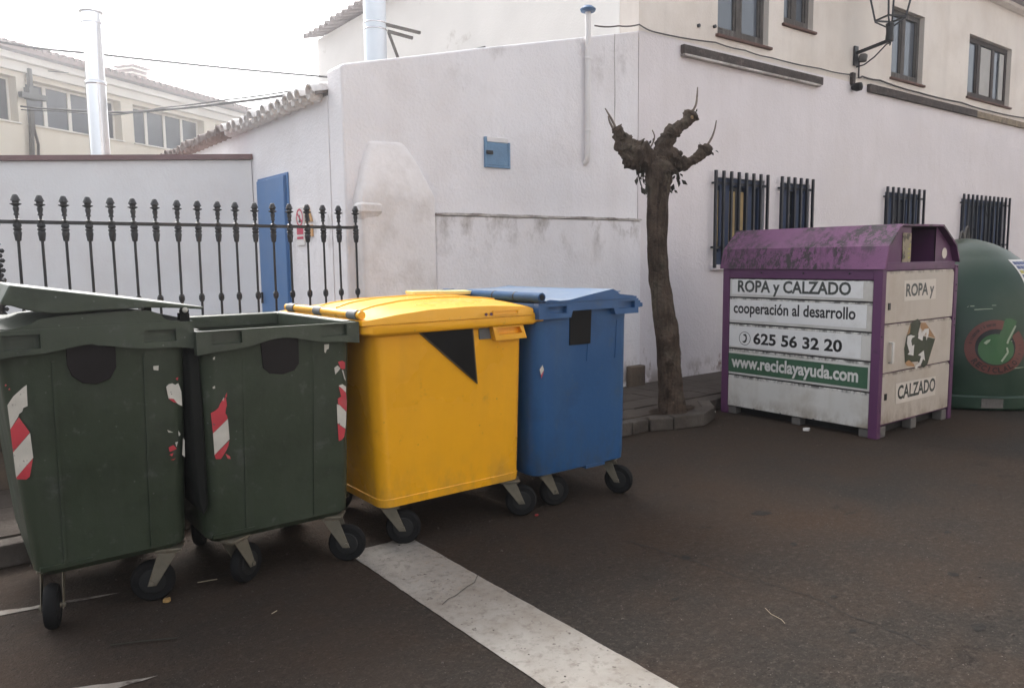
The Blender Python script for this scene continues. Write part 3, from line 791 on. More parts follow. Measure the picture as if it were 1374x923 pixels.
for i in range(45):
    y = 6.70 + i * .185
    wm = 'tile_grey' if y < 9.2 else 'tile_dark'
    me = barrel(.5, .080, .068, .012).mesh('roof_tile', wm, 50)
    o = link('roof_tile', me, aroof, loc=(2.84 + random.uniform(-.025, .025), y, 3.085 + random.uniform(-.012, .012)))
    o.rotation_euler = (R(13), 0, -math.pi / 2 + random.uniform(-.06, .06))
    if i < 44:
        mo = MB().lathe([(.001, -.03), (.05, -.02), (.065, .02), (.05, .10)], 8, (0, 0, 0), axis='x')
        o2 = mo.build('mortar', 'tile_grey' if y < 9.2 else 'tile_red', aroof)
        o2.location = (2.90, y + .092, 3.10)
# buttress
yb = 6.34
mb = MB()
mb.prism([(3.07, yb - .17, -.1), (3.86, yb - .12, -.1), (3.86, yb + .1, -.1), (3.07, yb + .1, -.1)], (0, 0, 2.20))
b0 = [(3.065, yb - .172, 2.102), (3.865, yb - .122, 2.102), (3.865, yb + .1, 2.102), (3.060, yb + .1, 2.102)]
b1 = [(3.075, yb - .165, 2.17), (3.855, yb - .115, 2.20), (3.855, yb + .1, 2.20), (3.075, yb + .1, 2.17)]
b2 = [(3.16, yb - .085, 2.45), (3.70, yb - .065, 2.50), (3.72, yb + .1, 2.50), (3.14, yb + .1, 2.45)]
b3 = [(3.24, yb - .02, 2.66), (3.57, yb - .02, 2.68), (3.60, yb + .1, 2.70), (3.20, yb + .1, 2.68)]
mb.loft([b0, b1, b2, b3])
bo = mb.build('buttress', 'buttress', ann)
rmod = bo.modifiers.new('blend', 'REMESH')
rmod.mode = 'VOXEL'
rmod.voxel_size = .022
rmod.use_smooth_shade = True
smod = bo.modifiers.new('soften', 'SMOOTH')
smod.factor = .5
smod.iterations = 14
mb = MB()
mb.loft([[(3.04 + .03 * k_, yb - .20 + .04 * k_, z_), (3.27 - .03 * k_, yb - .18 + .04 * k_, z_), (3.27 - .03 * k_, yb - .10, z_), (3.04 + .03 * k_, yb - .05, z_)] for k_, z_ in ((1, 1.95), (.3, 2.01), (0, 2.03), (0, 2.085), (.5, 2.11))])
mb.build('corbel', 'buttress', ann, bevel=.03)
# hatch
yh = ay(4.63)
fr_ = MB()
fr_.box(4.475, yh - .022, 2.505, 4.50, yh + .01, 2.80)
fr_.box(4.76, yh - .020, 2.505, 4.785, yh + .01, 2.76)
fr_.box(4.50, yh - .022, 2.505, 4.76, yh + .01, 2.525)
fr_.box(4.50, yh - .016, 2.755, 4.76, yh + .01, 2.80, 1)
ht = fr_.build('hatch', ['hatch', 'white_metal'], ann, bevel=.003)
MB().box(4.503, yh - .016, 2.528, 4.757, yh + .008, 2.752).build('hatch_door', 'hatch', ht, bevel=.003)
MB().box(4.485, yh - .034, 2.632, 4.565, yh - .0165, 2.668).build('latch', 'iron', ht, bevel=.004)
# vent pipe
yp = ay(5.79) - .05
vp = MB().tube([(5.79, yp + .055, 2.62), (5.79, yp + .02, 2.64), (5.79, yp, 2.70), (5.79, yp, 3.5), (5.79, yp, 4.19)], .030, 12).build('vent_pipe', 'white_metal', ann, 50)
MB().lathe([(.03, 4.185), (.075, 4.19), (.085, 4.215), (.05, 4.245), (.03, 4.25)], 12, (5.79, yp, 0)).build('rain_cap', 'cap_blue', vp, 50)
for z in (2.95, 3.7):
    MB().lathe([(.033, z), (.036, z + .005), (.036, z + .022), (.033, z + .027)], 12, (5.79, yp, 0)).build('pipe_clip', 'white_metal', vp, 50)
MB().tube([(6.22, ay(6.22) - .008, 3.0), (6.225, ay(6.22) - .008, 3.4), (6.215, ay(6.22) - .008, 3.9), (6.22, ay(6.22) - .008, 4.04)], .003, 6).build('wall_wire', 'ledge', ann, 60)
# blue yard door in the side wall, stone block at the foot of the wall
dr = MB().box(2.955, 7.69, .11, 2.998, 8.47, 2.47).build('door', 'door_blue', ann, bevel=.006)
fr_ = MB()
fr_.box(2.985, 7.64, .11, 2.998, 7.687, 2.50)
fr_.box(2.985, 8.473, .11, 2.998, 8.52, 2.50)
fr_.box(2.985, 7.687, 2.473, 2.998, 8.473, 2.50)
fr_.build('door_frame', 'door_blue', dr, bevel=.004)
MB().bar((2.93, 8.38, 1.15), (2.93, 8.38, 1.27), .02).build('handle', 'iron', dr)
MB().box(6.36, 6.10, .11, 6.59, 6.195, .36).build('stone_block', 'stone', ann, bevel=.015)
# signs by the door
sg = thing('prohibition_sign', (2.995, 7.36, 1.9), 'white wall sign with red no-entry circle beside the blue yard door', 'sign')
sp_ = MB().box(2.985, 7.27, 1.76, 2.997, 7.46, 2.13).build('sign_plate', 'sign_white', sg)
mb = MB()
N = 28
for k in range(N):
    a0, a1 = 2 * math.pi * k / N, 2 * math.pi * (k + 1) / N
    P_ = lambda a, r: (2.982, 7.365 + r * .085 * math.cos(a), 2.03 + r * .088 * math.sin(a))
    mb.quad([P_(a0, .78), P_(a1, .78), P_(a1, 1), P_(a0, 1)])
mb.quad([(2.981, 7.365 + .055, 2.085), (2.981, 7.365 + .07, 2.07), (2.981, 7.365 - .055, 1.975), (2.981, 7.365 - .07, 1.99)])
mb.build('red_ring', 'sign_red', sp_)
mb = MB()
mb.quad([(2.9835, 7.385, 2.0), (2.9835, 7.35, 2.0), (2.9835, 7.355, 2.05), (2.9835, 7.375, 2.06)])
mb.quad([(2.9835, 7.40, 1.985), (2.9835, 7.335, 1.98), (2.9835, 7.345, 2.0), (2.9835, 7.385, 2.0)])
mb.build('figure', 'ink', sp_)
mb = MB()
mb.quad([(2.982, 7.445, 1.865), (2.982, 7.285, 1.865), (2.982, 7.285, 1.93), (2.982, 7.445, 1.93)])
mb.quad([(2.982, 7.445, 1.82), (2.982, 7.285, 1.82), (2.982, 7.285, 1.845), (2.982, 7.445, 1.845)])
mb.build('red_caption', 'sign_red', sp_)
sg = thing('warning_sign', (2.995, 7.12, 1.9), 'small orange triangular warning sign right of the no-entry sign', 'sign')
MB().prism([(2.985, 7.24, 1.98), (2.985, 7.07, 1.98), (2.985, 7.155, 2.14)], (.012, 0, 0)).build('triangle', 'sign_orange', sg)
MB().prism([(2.982, 7.19, 1.985), (2.982, 7.165, 2.06), (2.982, 7.14, 2.06), (2.982, 7.11, 1.985)], (.002, 0, 0)).build('figure', 'ink', sg)
MB().box(2.985, 7.07, 1.84, 2.997, 7.23, 1.95).build('caption', 'sign_orange', sg)

# ------------------------------------------------------------------ yard wall, flues, far building
yw = thing('yard_wall', (.25, 10.6, 0), 'white yard wall with dark red-brown coping behind the iron fence', 'wall')
a, b = Vector((2.99, 8.70)), Vector((-4.0, 13.53))
d = (b - a).normalized()
nn = Vector((d.y, -d.x))
if nn.y > 0:
    nn = -nn
mb = MB()
bk = -nn * .2
mb.prism([(a.x, a.y, -.1), (b.x, b.y, -.1), (b.x + bk.x, b.y + bk.y, -.1), (a.x, a.y + .36, -.1)], (0, 0, 2.83))
mb.build('wall', 'yard', yw)
mb = MB()
o_ = nn * .05
mb.prism([(a.x, a.y + o_.y * 1.2, 2.735), (b.x + o_.x, b.y + o_.y, 2.735), (b.x + bk.x * 1.2, b.y + bk.y * 1.2, 2.735), (a.x, a.y + .4, 2.735)], (0, 0, .055))
mb.build('coping', 'coping', yw)

fl = thing('flue_pipe', (2.03, 11.9, 2.6), 'tall shiny steel chimney flue rising behind the yard wall', 'chimney')
MB().lathe([(.125, 1.0), (.125, 4.05)], 24, (2.03, 11.9, 0)).build('lower_section', 'steel', fl, 50)
MB().lathe([(.118, 4.052), (.118, 4.93)], 24, (2.03, 11.9, 0)).build('upper_section', 'steel', fl, 50)
MB().lathe([(.128, 3.99), (.134, 4.0), (.134, 4.035), (.128, 4.045)], 24, (2.03, 11.9, 0)).build('band', 'steel', fl, 50)
MB().lathe([(.12, 4.935), (.15, 4.94), (.15, 4.965), (.05, 5.0)], 24, (2.03, 11.9, 0)).build('cap', 'steel', fl, 50)
MB().lathe([(.13, 4.80), (.13, 4.82)], 24, (2.03, 11.9, 0)).build('band', 'steel', fl, 50)

f2 = thing('flue_pipe', (4.21, 8.0, 3.42), 'pale flue pipe strapped to a bracket on the annex roof', 'chimney')
MB().lathe([(.125, 3.42), (.125, 6.6)], 24, (4.21, 8.0, 0)).build('pipe', 'flue_pale', f2, 50)
for z in (4.15, 4.22):
    MB().lathe([(.127, z), (.131, z + .004), (.131, z + .014), (.127, z + .018)], 24, (4.21, 8.0, 0)).build('strap', 'steel', f2, 50)
mb = MB()
mb.bar((4.30, 7.93, 4.22), (4.75, 7.93, 4.20), .03)
mb.bar((4.33, 7.93, 4.15), (4.62, 7.88, 4.11), .03)
mb.bar((4.34, 7.93, 4.14), (4.56, 7.9, 3.58), .025)
mb.build('bracket', 'foot', f2)

FD = Vector((.82965, .55828, 0))
FN = Vector((.55828, -.82965, 0))
F0 = Vector((3.345, 25.093, 0))
far = thing('far_building', F0, 'cream building beyond the yard with two wide bands of windows under a tiled roof', 'building')
def FP(s, z, n=0):
    return F0 + FD * s + FN * n + Vector((0, 0, z))
def fbox(mb, s0, s1, z0, z1, n0, n1, mi=0):
    return mb.obox(FP((s0 + s1) / 2, (z0 + z1) / 2, (n0 + n1) / 2), FD * (s1 - s0) / 2, FN * (n1 - n0) / 2, Vector((0, 0, (z1 - z0) / 2)), mi)
wins = [(-5.2, -1.28), (-1.02, 2.15), (2.62, 5.78), (6.33, 9.5), (10.0, 13.2)]
mb = MB()
fbox(mb, -9, 16, -.1, 5.33, -.5, 0)
fbox(mb, -9, 16, 6.50, 7.0, -.5, 0)
ed = [-9] + [x for w_ in wins for x in w_] + [16]
for i in range(0, len(ed), 2):
    fbox(mb, ed[i], ed[i + 1], 5.332, 6.498, -.5, 0)
fbox(mb, -9, 16, -.1, 7.0, -8, -7.7)
mb.build('wall', 'far_wall', far)
fbox(MB(), -9, 16, 6.63, 6.86, .003, .14).build('cornice', 'far_trim', far)
fbox(MB(), -9, 16, 6.865, 7.03, -.5, .30).build('soffit', 'far_trim', far)
rf = MB().add([FP(-9, 7.06, .5), FP(16, 7.06, .5), FP(16, 9.0, -8.2), FP(-9, 9.0, -8.2), FP(-9, 7.2, .5), FP(16, 7.2, .5), FP(16, 9.15, -8.2), FP(-9, 9.15, -8.2)],
              [(0, 1, 2, 3), (7, 6, 5, 4), (0, 4, 5, 1), (1, 5, 6, 2), (2, 6, 7, 3), (3, 7, 4, 0)]).build('roof', 'tile_red', far)
tm = barrel(.7, .11, .09, .02, 5).mesh('roof_tile', 'tile_red', 50)
ang = math.atan2(FD.y, FD.x)
for i in range(100):
    p_ = FP(-8.8 + i * .245, 7.14, .56)
    o = link('roof_tile', tm, rf, loc=p_)
    o.rotation_euler = (R(12), 0, ang + random.uniform(-.03, .03))
ch = MB()
fbox(ch, 3.62, 4.25, 7.2, 7.95, -1.5, -.9)
chim = ch.build('chimney', 'tile_red', far)
for z in (7.42, 7.57, 7.72, 7.87):
    fbox(MB(), 3.58, 4.29, z, z + .05, -1.54, -.86).build('course', 'far_trim', chim)
fbox(MB(), 3.55, 4.32, 7.952, 8.0, -1.6, -.8).build('chimney_cap', 'tile_red', chim)
for (s0, s1) in wins:
    f = MB()
    n = 4
    fbox(f, s0, s1, 5.332, 5.40, -.34, -.28)
    fbox(f, s0, s1, 6.44, 6.498, -.34, -.28)
    for i in range(n + 1):
        s_ = s0 + (s1 - s0) * i / n
        fbox(f, max(s0, s_ - .055), min(s1, s_ + .055), 5.40, 6.44, -.34, -.28)
    wo_ = f.build('window', 'far_trim', far)
    for i in range(n):
        a_ = s0 + (s1 - s0) * i / n + .05
        fbox(MB(), a_, s0 + (s1 - s0) * (i + 1) / n - .05, 5.395, 6.445, -.33, -.31).build('pane', 'glass_far', wo_)
    fbox(MB(), s0, s1, 5.345, 6.48, -.46, -.44).build('inner_screen', 'glass_far', wo_)
    fbox(MB(), s0 - .04, s1 + .04, 5.29, 5.328, .002, .06).build('sill', 'far_trim', wo_)
pl = thing('utility_bracket', FP(-1.1, 4.5, .15), 'grey pole and box holding wires on the cream building', 'utility pole')
mb = MB()
mb.bar(FP(-1.18, 3.0, .14), FP(-1.02, 5.7, .14), .09)
mb.build('riser', 'foot', pl)
MB().bar(FP(-.98, 6.1, .14), FP(-1.0, 6.75, .14), .10).build('pole', 'grey_label', pl)
fbox(MB(), -1.12, -.84, 5.95, 6.25, .05, .25).build('insulator', 'grey_label', pl)
MB().bar(FP(-1.35, 6.02, .2), FP(-.6, 6.04, .2), .14).build('cross_arm', 'grey_label', pl)
MB().tube([FP(-.95, 5.6, .12), FP(-.97, 5.2, .14), FP(-.88, 4.8, .14), FP(-.92, 4.0, .12)], .035, 6).build('conduit', 'cable_grey', pl, 60)

def wire(pts, r, label, m='cable', s=.05):
    tag(MB().tube(sag(pts, 8, s), r, 6).build('overhead_cable', m, None, 60), label, 'cable', 'overhead cables over the yard')
wire([(-4, 14, 4.88), (1.15, 14, 4.89), (2.25, 14, 4.90), (6.59, 14, 5.07)], .018, 'dark overhead cable crossing the sky to the house corner', s=.02)
wire([(-2, 23.0, 6.6), (1.49, 24.3, 6.74), (3.59, 24.9, 6.87)], .012, 'thin upper wire ending at the eaves of the cream building', s=.03)
wire([(2.26, 23.4, 5.58), (2.59, 20, 5.01), (3.28, 17, 4.55), (3.57, 15, 4.32), (4.06, 13, 4.16), (4.72, 11.5, 4.14), (6.58, 9.2, 4.5)], .022, 'lower thick overhead cable from the cream building across its windows', s=.01)
wire([(2.26, 23.4, 5.50), (2.56, 20, 4.97), (3.22, 17, 4.50), (3.6, 15, 4.36), (4.1, 13, 4.22), (4.72, 11.5, 4.19), (6.58, 9.2, 4.6)], .012, 'thin overhead cable beside the lower thick cable', s=.01)

# ------------------------------------------------------------------ iron fence on a stone base
FY = 6.10
fen = thing('iron_fence', (1.65, FY, .1), 'black wrought iron fence with spearhead pickets before the white yard', 'fence')
MB().box(-.75, FY - .006, 1.870, 2.985, FY + .006, 1.895).build('rail', 'iron', fen)
MB().box(-.75, FY - .012, 1.00, 2.985, FY + .012, 1.03).build('bottom_rail', 'iron', fen)
bar_me = MB().lathe([(.0095, .98), (.0095, 1.95)], 8).mesh('picket', 'iron', 50)
spear_me = MB().lathe([(.010, 1.925), (.018, 1.93), (.013, 1.945), (.017, 1.96), (.019, 1.975), (.014, 1.985), (.020, 1.992), (.034, 1.998), (.034, 2.004), (.019, 2.008), (.022, 2.02), (.030, 2.024), (.024, 2.04), (.016, 2.060), (.010, 2.064)], 10).mesh('spearhead', 'iron', 35)
coll_me = MB().lathe([(.010, 1.755), (.018, 1.76), (.021, 1.785), (.025, 1.81), (.020, 1.825), (.026, 1.832), (.026, 1.84), (.019, 1.846), (.026, 1.855), (.026, 1.864), (.018, 1.875), (.022, 1.897), (.010, 1.905)], 10).mesh('collar', 'iron', 35)
knob_me = MB().lathe([(.010, 1.305), (.016, 1.307), (.016, 1.314), (.021, 1.319), (.022, 1.335), (.021, 1.352), (.016, 1.357), (.016, 1.364), (.010, 1.366)], 10).mesh('knob', 'iron', 35)
for i in range(-7, 18):
    x = .51 + i * .1445
    if i == -1:
        continue
    pk = link('picket', bar_me, fen, loc=Vector((x, FY, 0)) - fen.location)
    pk.rotation_euler = (random.uniform(-.004, .004), random.uniform(-.004, .004), 0)
    for nm, me in (('spearhead', spear_me), ('collar', coll_me), ('knob', knob_me)):
        link(nm, me, pk, local=True)
px = .375
ps = MB().lathe([(.05, .98), (.05, 1.05), (.035, 1.07), (.032, 1.45), (.05, 1.47), (.05, 1.5), (.032, 1.52), (.026, 1.72), (.04, 1.735), (.028, 1.75), (.03, 1.83), (.045, 1.86), (.045, 1.90), (.02, 1.92), (.012, 2.02)], 12, (px, FY, 0)).build('post', 'iron', fen, 35)
for k in range(22):
    z = 1.02 + k * .032
    MB().lathe([(.002, -.012), (.016, 0), (.002, .012)], 6, (px + .040 * (1 if k % 2 else .7), FY - .012, z), axis='y').build('scroll', 'iron', ps, 60)
base = MB().box(-.75, FY - .11, .1, 2.98, FY + .11, .95).build('stone_base', 'stone', fen)
for r_ in range(3):
    x = -.75 - (r_ % 2) * .2
    while x < 2.95:
        L = random.uniform(.3, .5)
        if x + L > 2.96:
            L = 2.97 - x
        x0 = max(x, -.75)
        if L > .08 and x + L > x0 + .05:
            MB().box(x0 + .006, FY - .135 - random.uniform(0, .02), .12 + r_ * .275, x + L - .006, FY - .112, .12 + r_ * .275 + .262).build('stone', 'stone', base, bevel=.012)
        x += L
MB().box(-.76, FY - .15, .951, 2.98, FY + .15, .985).build('cap_stone', 'stone', base, bevel=.01)

# ------------------------------------------------------------------ wheeled bins
def rr(w_, d_, r, z, x0=0, y0=0, n=5):
    """rounded rectangle ring; y from y0 (front) to y0+d"""
    out = []
    for (cx, cy, a0) in ((w_ / 2 - r, d_ - r, 0), (-w_ / 2 + r, d_ - r, 90), (-w_ / 2 + r, r, 180), (w_ / 2 - r, r, 270)):
        for k in range(n + 1):
            q_ = R(a0 + 90 * k / n)
            out.append((x0 + cx + r * math.cos(q_), y0 + cy + r * math.sin(q_), z))
    return out

def caster(parent, x, y, deg, side, top, lock=True):
    """swivel castor: plate, fork, wheel; deg = rolling direction, side = +1/-1 trail along it"""
    e = thing('castor', (0, 0, 0), None, None)
    e.parent = parent
    e.location = (x, y, 0)
    e.rotation_euler.z = R(deg)
    tr = .045 * side
    f = MB()
    for s_ in (-1, 1):
        yy = s_ * .040
        v = [(-tr - .043, yy, top - .022), (-tr + .043, yy, top - .022), (tr * .2 + .020, yy, .085), (tr * .2 - .020, yy, .085)]
        v = [(p[0] + tr * .8 if k > 1 else p[0] + tr * .3, p[1], p[2]) for k, p in enumerate(v)]
        f.prism(v, (0, .005 * s_, 0))
    f.box(-tr * .7 - .055, -.043, top - .0215, -tr * .7 + .055, .043, top - .012)
    fo = f.build('fork', 'fork', e, local=True, bevel=.003)
    MB().box(-tr * .7 - .065, -.055, top - .0115, -tr * .7 + .065, .055, top - .001).build('top_plate', 'fork', e, local=True, bevel=.003)
    wx = tr
    w_ = MB().lathe([(.062, -.024), (.088, -.026), (.098, -.014), (.100, 0), (.098, .014), (.088, .026), (.062, .024)], 26, (wx, 0, .1), axis='y').build('tyre', 'rubber', e, 40, local=True)
    MB().lathe([(.015, -.030), (.055, -.0275), (.066, -.020), (.066, .020), (.055, .0275), (.015, .030)], 20, (wx, 0, .1), axis='y').build('hub', 'hub', e, 30, local=True)
    MB().lathe([(.012, -.052), (.012, .052)], 10, (wx, 0, .1), axis='y').build('axle', 'fork', e, 40, local=True)
    return e

def poly_decal(parent, name, polys, yf, mats, lift=.003, label=None):
    for pts, mi in polys:
        MB().quad([(x, yf(z) - lift, z) for x, z in pts]).build(name, mats[mi] if isinstance(mats, list) else mats, parent, local=True, label=label)

def pocket_plate(mb, xs0, xs1, low, topz, yf, yb, pockets, dep=.03, n=36, tilt=0):
    xs = sorted({xs0 + (xs1 - xs0) * i / n for i in range(n + 1)} | {p_[0] for p_ in pockets} | {p_[1] for p_ in pockets})
    for i in range(len(xs) - 1):
        a_, b_ = xs[i], xs[i + 1]
        c_ = (a_ + b_) / 2
        pk = next((p_ for p_ in pockets if p_[0] < c_ < p_[1]), None)
        la, lb = low(a_), low(b_)
        if pk is None:
            mb.quad([(a_, yf, la), (b_, yf, lb), (b_, yf, topz), (a_, yf, topz)])
        else:
            z0, z1 = pk[2], pk[3]
            mb.quad([(a_, yf, la), (b_, yf, lb), (b_, yf, z0), (a_, yf, z0)])
            mb.quad([(a_, yf, z1), (b_, yf, z1), (b_, yf, topz), (a_, yf, topz)])
            mb.quad([(a_, yf + dep, z0), (b_, yf + dep, z0), (b_, yf + dep, z1), (a_, yf + dep, z1)])
            mb.quad([(a_, yf, z0), (b_, yf, z0), (b_, yf + dep, z0), (a_, yf + dep, z0)])
            mb.quad([(a_, yf, z1), (b_, yf, z1), (b_, yf + dep, z1), (a_, yf + dep, z1)])
        mb.quad([(a_, yf, la), (b_, yf, lb), (b_, yb, lb + .004), (a_, yb, la + .004)])
        mb.quad([(a_, yf, topz), (b_, yf, topz), (b_, yb, topz), (a_, yb, topz)])
    for p_ in pockets:
        for x in p_[:2]:
            mb.quad([(x, yf, p_[2]), (x, yf, p_[3]), (x, yf + dep, p_[3]), (x, yf + dep, p_[2])])
    for x in (xs0, xs1):
        mb.quad([(x, yf, low(x)), (x, yf, topz), (x, yb, topz), (x, yb, low(x))])

def green_bin(cx, yt, yb_, W, wb, xb, D, label, arch, pockets, plate, rimtop):
    """yt/yb_: y of the front face at rim and at base"""
    root = thing('wheeled_bin', (cx, yt, 0), label, 'bin', 'wheeled waste bins in a row')
    y0b = yb_ - yt
    H0, H1 = .255, rimtop
    rings = [rr(wb - .06, D - .16, .05, H0, xb, y0b + .03), rr(wb, D - .12, .06, H0 + .03, xb, y0b), rr(wb + .012, D - .115, .06, H0 + .10, xb, y0b - .004), rr(W - .075, D - .02, .06, H1 - .10, 0, 0.0)]
    inner = [rr(W - .06, D, .05, H1, 0, -.012), rr(W - .11, D - .05, .05, H1 - .012, 0, .02), rr(wb - .06, D - .18, .05, .34, xb, y0b + .04)]
    mb = MB()
    mb.loft(rings + inner, True, True)
    yf = lambda z: (yb_ - yt) * (1.22 - z) / .97
    for x in (-.18 + xb * .5, .17 + xb * .5):                          # vertical ribs moulded on the front
        mb.prism([(x - .006, yf(.30) - .0025, .30), (x + .006, yf(.30) - .0025, .30), (x + .006, yf(1.2) - .0025, 1.2), (x - .006, yf(1.2) - .0025, 1.2)], (0, .02, 0))
    mb.prism([(-wb * .47 + xb, yf(.27) - .004, .285), (-wb * .47 + .2 + xb, yf(.27) - .004, .285), (-wb * .47 + .2 + xb, yf(.3) - .004, .305), (-wb * .47 + xb, yf(.3) - .004, .305)], (0, .02, 0))
    body = mb.build('body', 'green', root, 40, local=True)
    rim = MB()
    pocket_plate(rim, -W / 2 + .012, W / 2 - .012, arch, H1 - .006, -.038, .01, pockets, .028)
    for sx in (-1, 1):                                                # side rails of the rim
        rim.box(sx * (W / 2 - .03) - .03, .011, H1 - .075, sx * (W / 2 - .03) + .03, D - .02, H1 - .004)
    rim.box(-W / 2 + .06, D - .055, H1 - .075, W / 2 - .06, D + .02, H1 - .0045)
    rim.build('rim', 'green_rim', root, None, local=True, bevel=.007)
    mb = MB()
    mb.prism([(x, yf(z) - .0075, z) for x, z in plate], (0, .006, 0))
    ob = mb.build('lifting_recess', 'plate_dark', root, local=True, bevel=.003)
    return root, yf
def copy_castors(root, specs, top=.262):
    for (x, y, deg, side) in specs:
        caster(root, x - root.location.x, y - root.location.y, deg, side, top)

pl1 = [(-.117, 1.285), (.07, 1.285), (.070, 1.154), (.045, 1.108), (-.008, 1.088), (-.062, 1.098), (-.101, 1.134), (-.116, 1.182)]
arch1 = lambda x: 1.228 + .030 * math.exp(-((x + .02) / .13) ** 2) + .008 * (x < -.0) - .012 * max(0, abs(x) - .3) / .08
g1, yf1 = green_bin(.56, 3.66, 3.76, .80, .62, .03, 1.10, 'dark green wheeled bin at the far left, tilted lid resting half open', arch1,
                    [(-.336, -.208, 1.262, 1.320), (.178, .313, 1.255, 1.308)], pl1, 1.345)
lid = MB()
prof = [(-.37, 1.335), (-.30, 1.346), (-.245, 1.358), (-.205, 1.380), (-.12, 1.390), (.10, 1.397), (.205, 1.396), (.25, 1.378), (.275, 1.350), (.385, 1.335)]
lid.loft([[(x, -.03, z) for x, z in prof], [(x, 1.06, 1.32 + (z - 1.32) * .6) for x, z in prof]], True, True)
for (y0_, y1_) in ((-.034, 0.0),):
    pass
lid.build('lid', 'green_rim', g1, 30, local=True)
fp_ = [(-.335, 1.452), (-.300, 1.522), (.432, 1.402), (.430, 1.392), (.30, 1.404), (.20, 1.409), (.05, 1.408), (-.08, 1.402), (-.16, 1.403), (-.22, 1.412), (-.27, 1.428), (-.30, 1.440), (-.325, 1.444)]
flap = MB()
flap.loft([[(x * .995, -.055, z - .002) for x, z in fp_], [(x, -.045, z) for x, z in fp_], [(x, .95, z) for x, z in fp_], [(x, .97, z - .004) for x, z in fp_]])
flap.build('top_flap', 'green_rim', g1, 25, local=True, bevel=.006, label='raised flap of the lid, higher at its left end')
mb = MB()
mb.box(.335, -.030, 1.338, .375, .02, 1.375)
mb.box(.335, .70, 1.34, .375, .76, 1.40)
mb.lathe([(.004, -.05), (.018, -.048), (.018, -.02)], 12, (.352, 0, 1.385), axis='y')
mb.build('hinge', 'green_dark', g1, 40, local=True)
MB().lathe([(.002, -.064), (.011, -.060), (.013, -.051)], 10, (.352, 0, 1.392), axis='y').build('hinge_pin', 'st_white', g1, 40, local=True)
poly_decal(g1, 'reflective_sticker', [
    ([(-.334, 1.036), (-.312, 1.07), (-.28, 1.1), (-.263, 1.113), (-.265, 1.024), (-.280, 1.018), (-.285, 1.003), (-.296, .995), (-.3, .984), (-.33, .935)], 0),
    ([(-.33, .935), (-.298, .981), (-.264, .912), (-.327, .836)], 1), ([(-.327, .836), (-.263, .910), (-.258, .802), (-.323, .727)], 0),
    ([(-.323, .727), (-.259, .80), (-.275, .723), (-.288, .712), (-.319, .719)], 1),
    ([(-.338, 1.12), (-.333, 1.124), (-.331, 1.118), (-.336, 1.114)], 1), ([(-.328, 1.10), (-.322, 1.106), (-.32, 1.098)], 1)], yf1, ['st_white', 'st_red'], .0035)
poly_decal(g1, 'torn_sticker', [
    ([(.269, 1.045), (.280, 1.056), (.295, 1.059), (.308, 1.050), (.321, 1.057), (.333, 1.015), (.335, .947), (.322, .955), (.313, .963), (.300, .985), (.277, .990)], 0),
    ([(.277, .990), (.300, .984), (.312, .965), (.298, .97)], 1), ([(.267, .844), (.293, .828), (.272, .831)], 0), ([(.314, .834), (.324, .815), (.316, .805)], 0),
    ([(.299, .779), (.312, .782), (.304, .757)], 0), ([(.27, .76), (.291, .768), (.306, .748), (.274, .738)], 1), ([(.272, .725), (.29, .731), (.284, .715)], 1), ([(.276, .70), (.30, .703), (.29, .696)], 1),
    ([(.334, .796), (.341, .784), (.34, .702), (.328, .715)], 0), ([(.218, 1.145), (.241, 1.146), (.239, 1.123), (.219, 1.128)], 0), ([(.31, 1.08), (.322, 1.085), (.318, 1.068)], 1)],
    yf1, ['st_white', 'st_red'], .0035)
copy_castors(g1, [(.35, 3.87, 76, -1), (.80, 3.83, -22, -1), (.38, 4.52, 70, 1), (.76, 4.52, 40, 1)])

pl2 = [(-.104, 1.262), (.088, 1.262), (.090, 1.101), (.067, 1.069), (.009, 1.055), (-.058, 1.065), (-.090, 1.096)]
arch2 = lambda x: 1.196 + .042 * math.exp(-((x - .0) / .15) ** 2) - .010 * max(0, abs(x) - .3) / .08
g2, yf2 = green_bin(1.345, 3.62, 3.70, .82, .73, 0, 1.02, 'dark green wheeled bin standing open and lidless between green and yellow bins', arch2,
                    [(-.331, -.195, 1.228, 1.284), (.191, .331, 1.228, 1.284)], pl2, 1.298)
poly_decal(g2, 'reflective_sticker', [
    ([(-.337, .906), (-.318, .914), (-.301, .928), (-.294, .945), (-.285, .958), (-.267, .975), (-.263, .934), (-.268, .918), (-.271, .897), (-.264, .885), (-.261, .868), (-.33, .807)], 1),
    ([(-.33, .807), (-.26, .868), (-.255, .768), (-.326, .702)], 0), ([(-.326, .702), (-.256, .762), (-.262, .735), (-.272, .714), (-.297, .678), (-.32, .681)], 1),
    ([(-.271, .978), (-.261, .996), (-.262, .972)], 1), ([(-.285, .96), (-.275, .975), (-.276, .955)], 0), ([(-.32, 1.166), (-.31, 1.17), (-.312, 1.156), (-.32, 1.156)], 0),
    ([(-.326, 1.028), (-.315, 1.034), (-.314, 1.021), (-.324, 1.02)], 0), ([(-.276, .701), (-.255, .684), (-.252, .67), (-.266, .675)], 1)], yf2, ['st_white', 'st_red'], .0035)
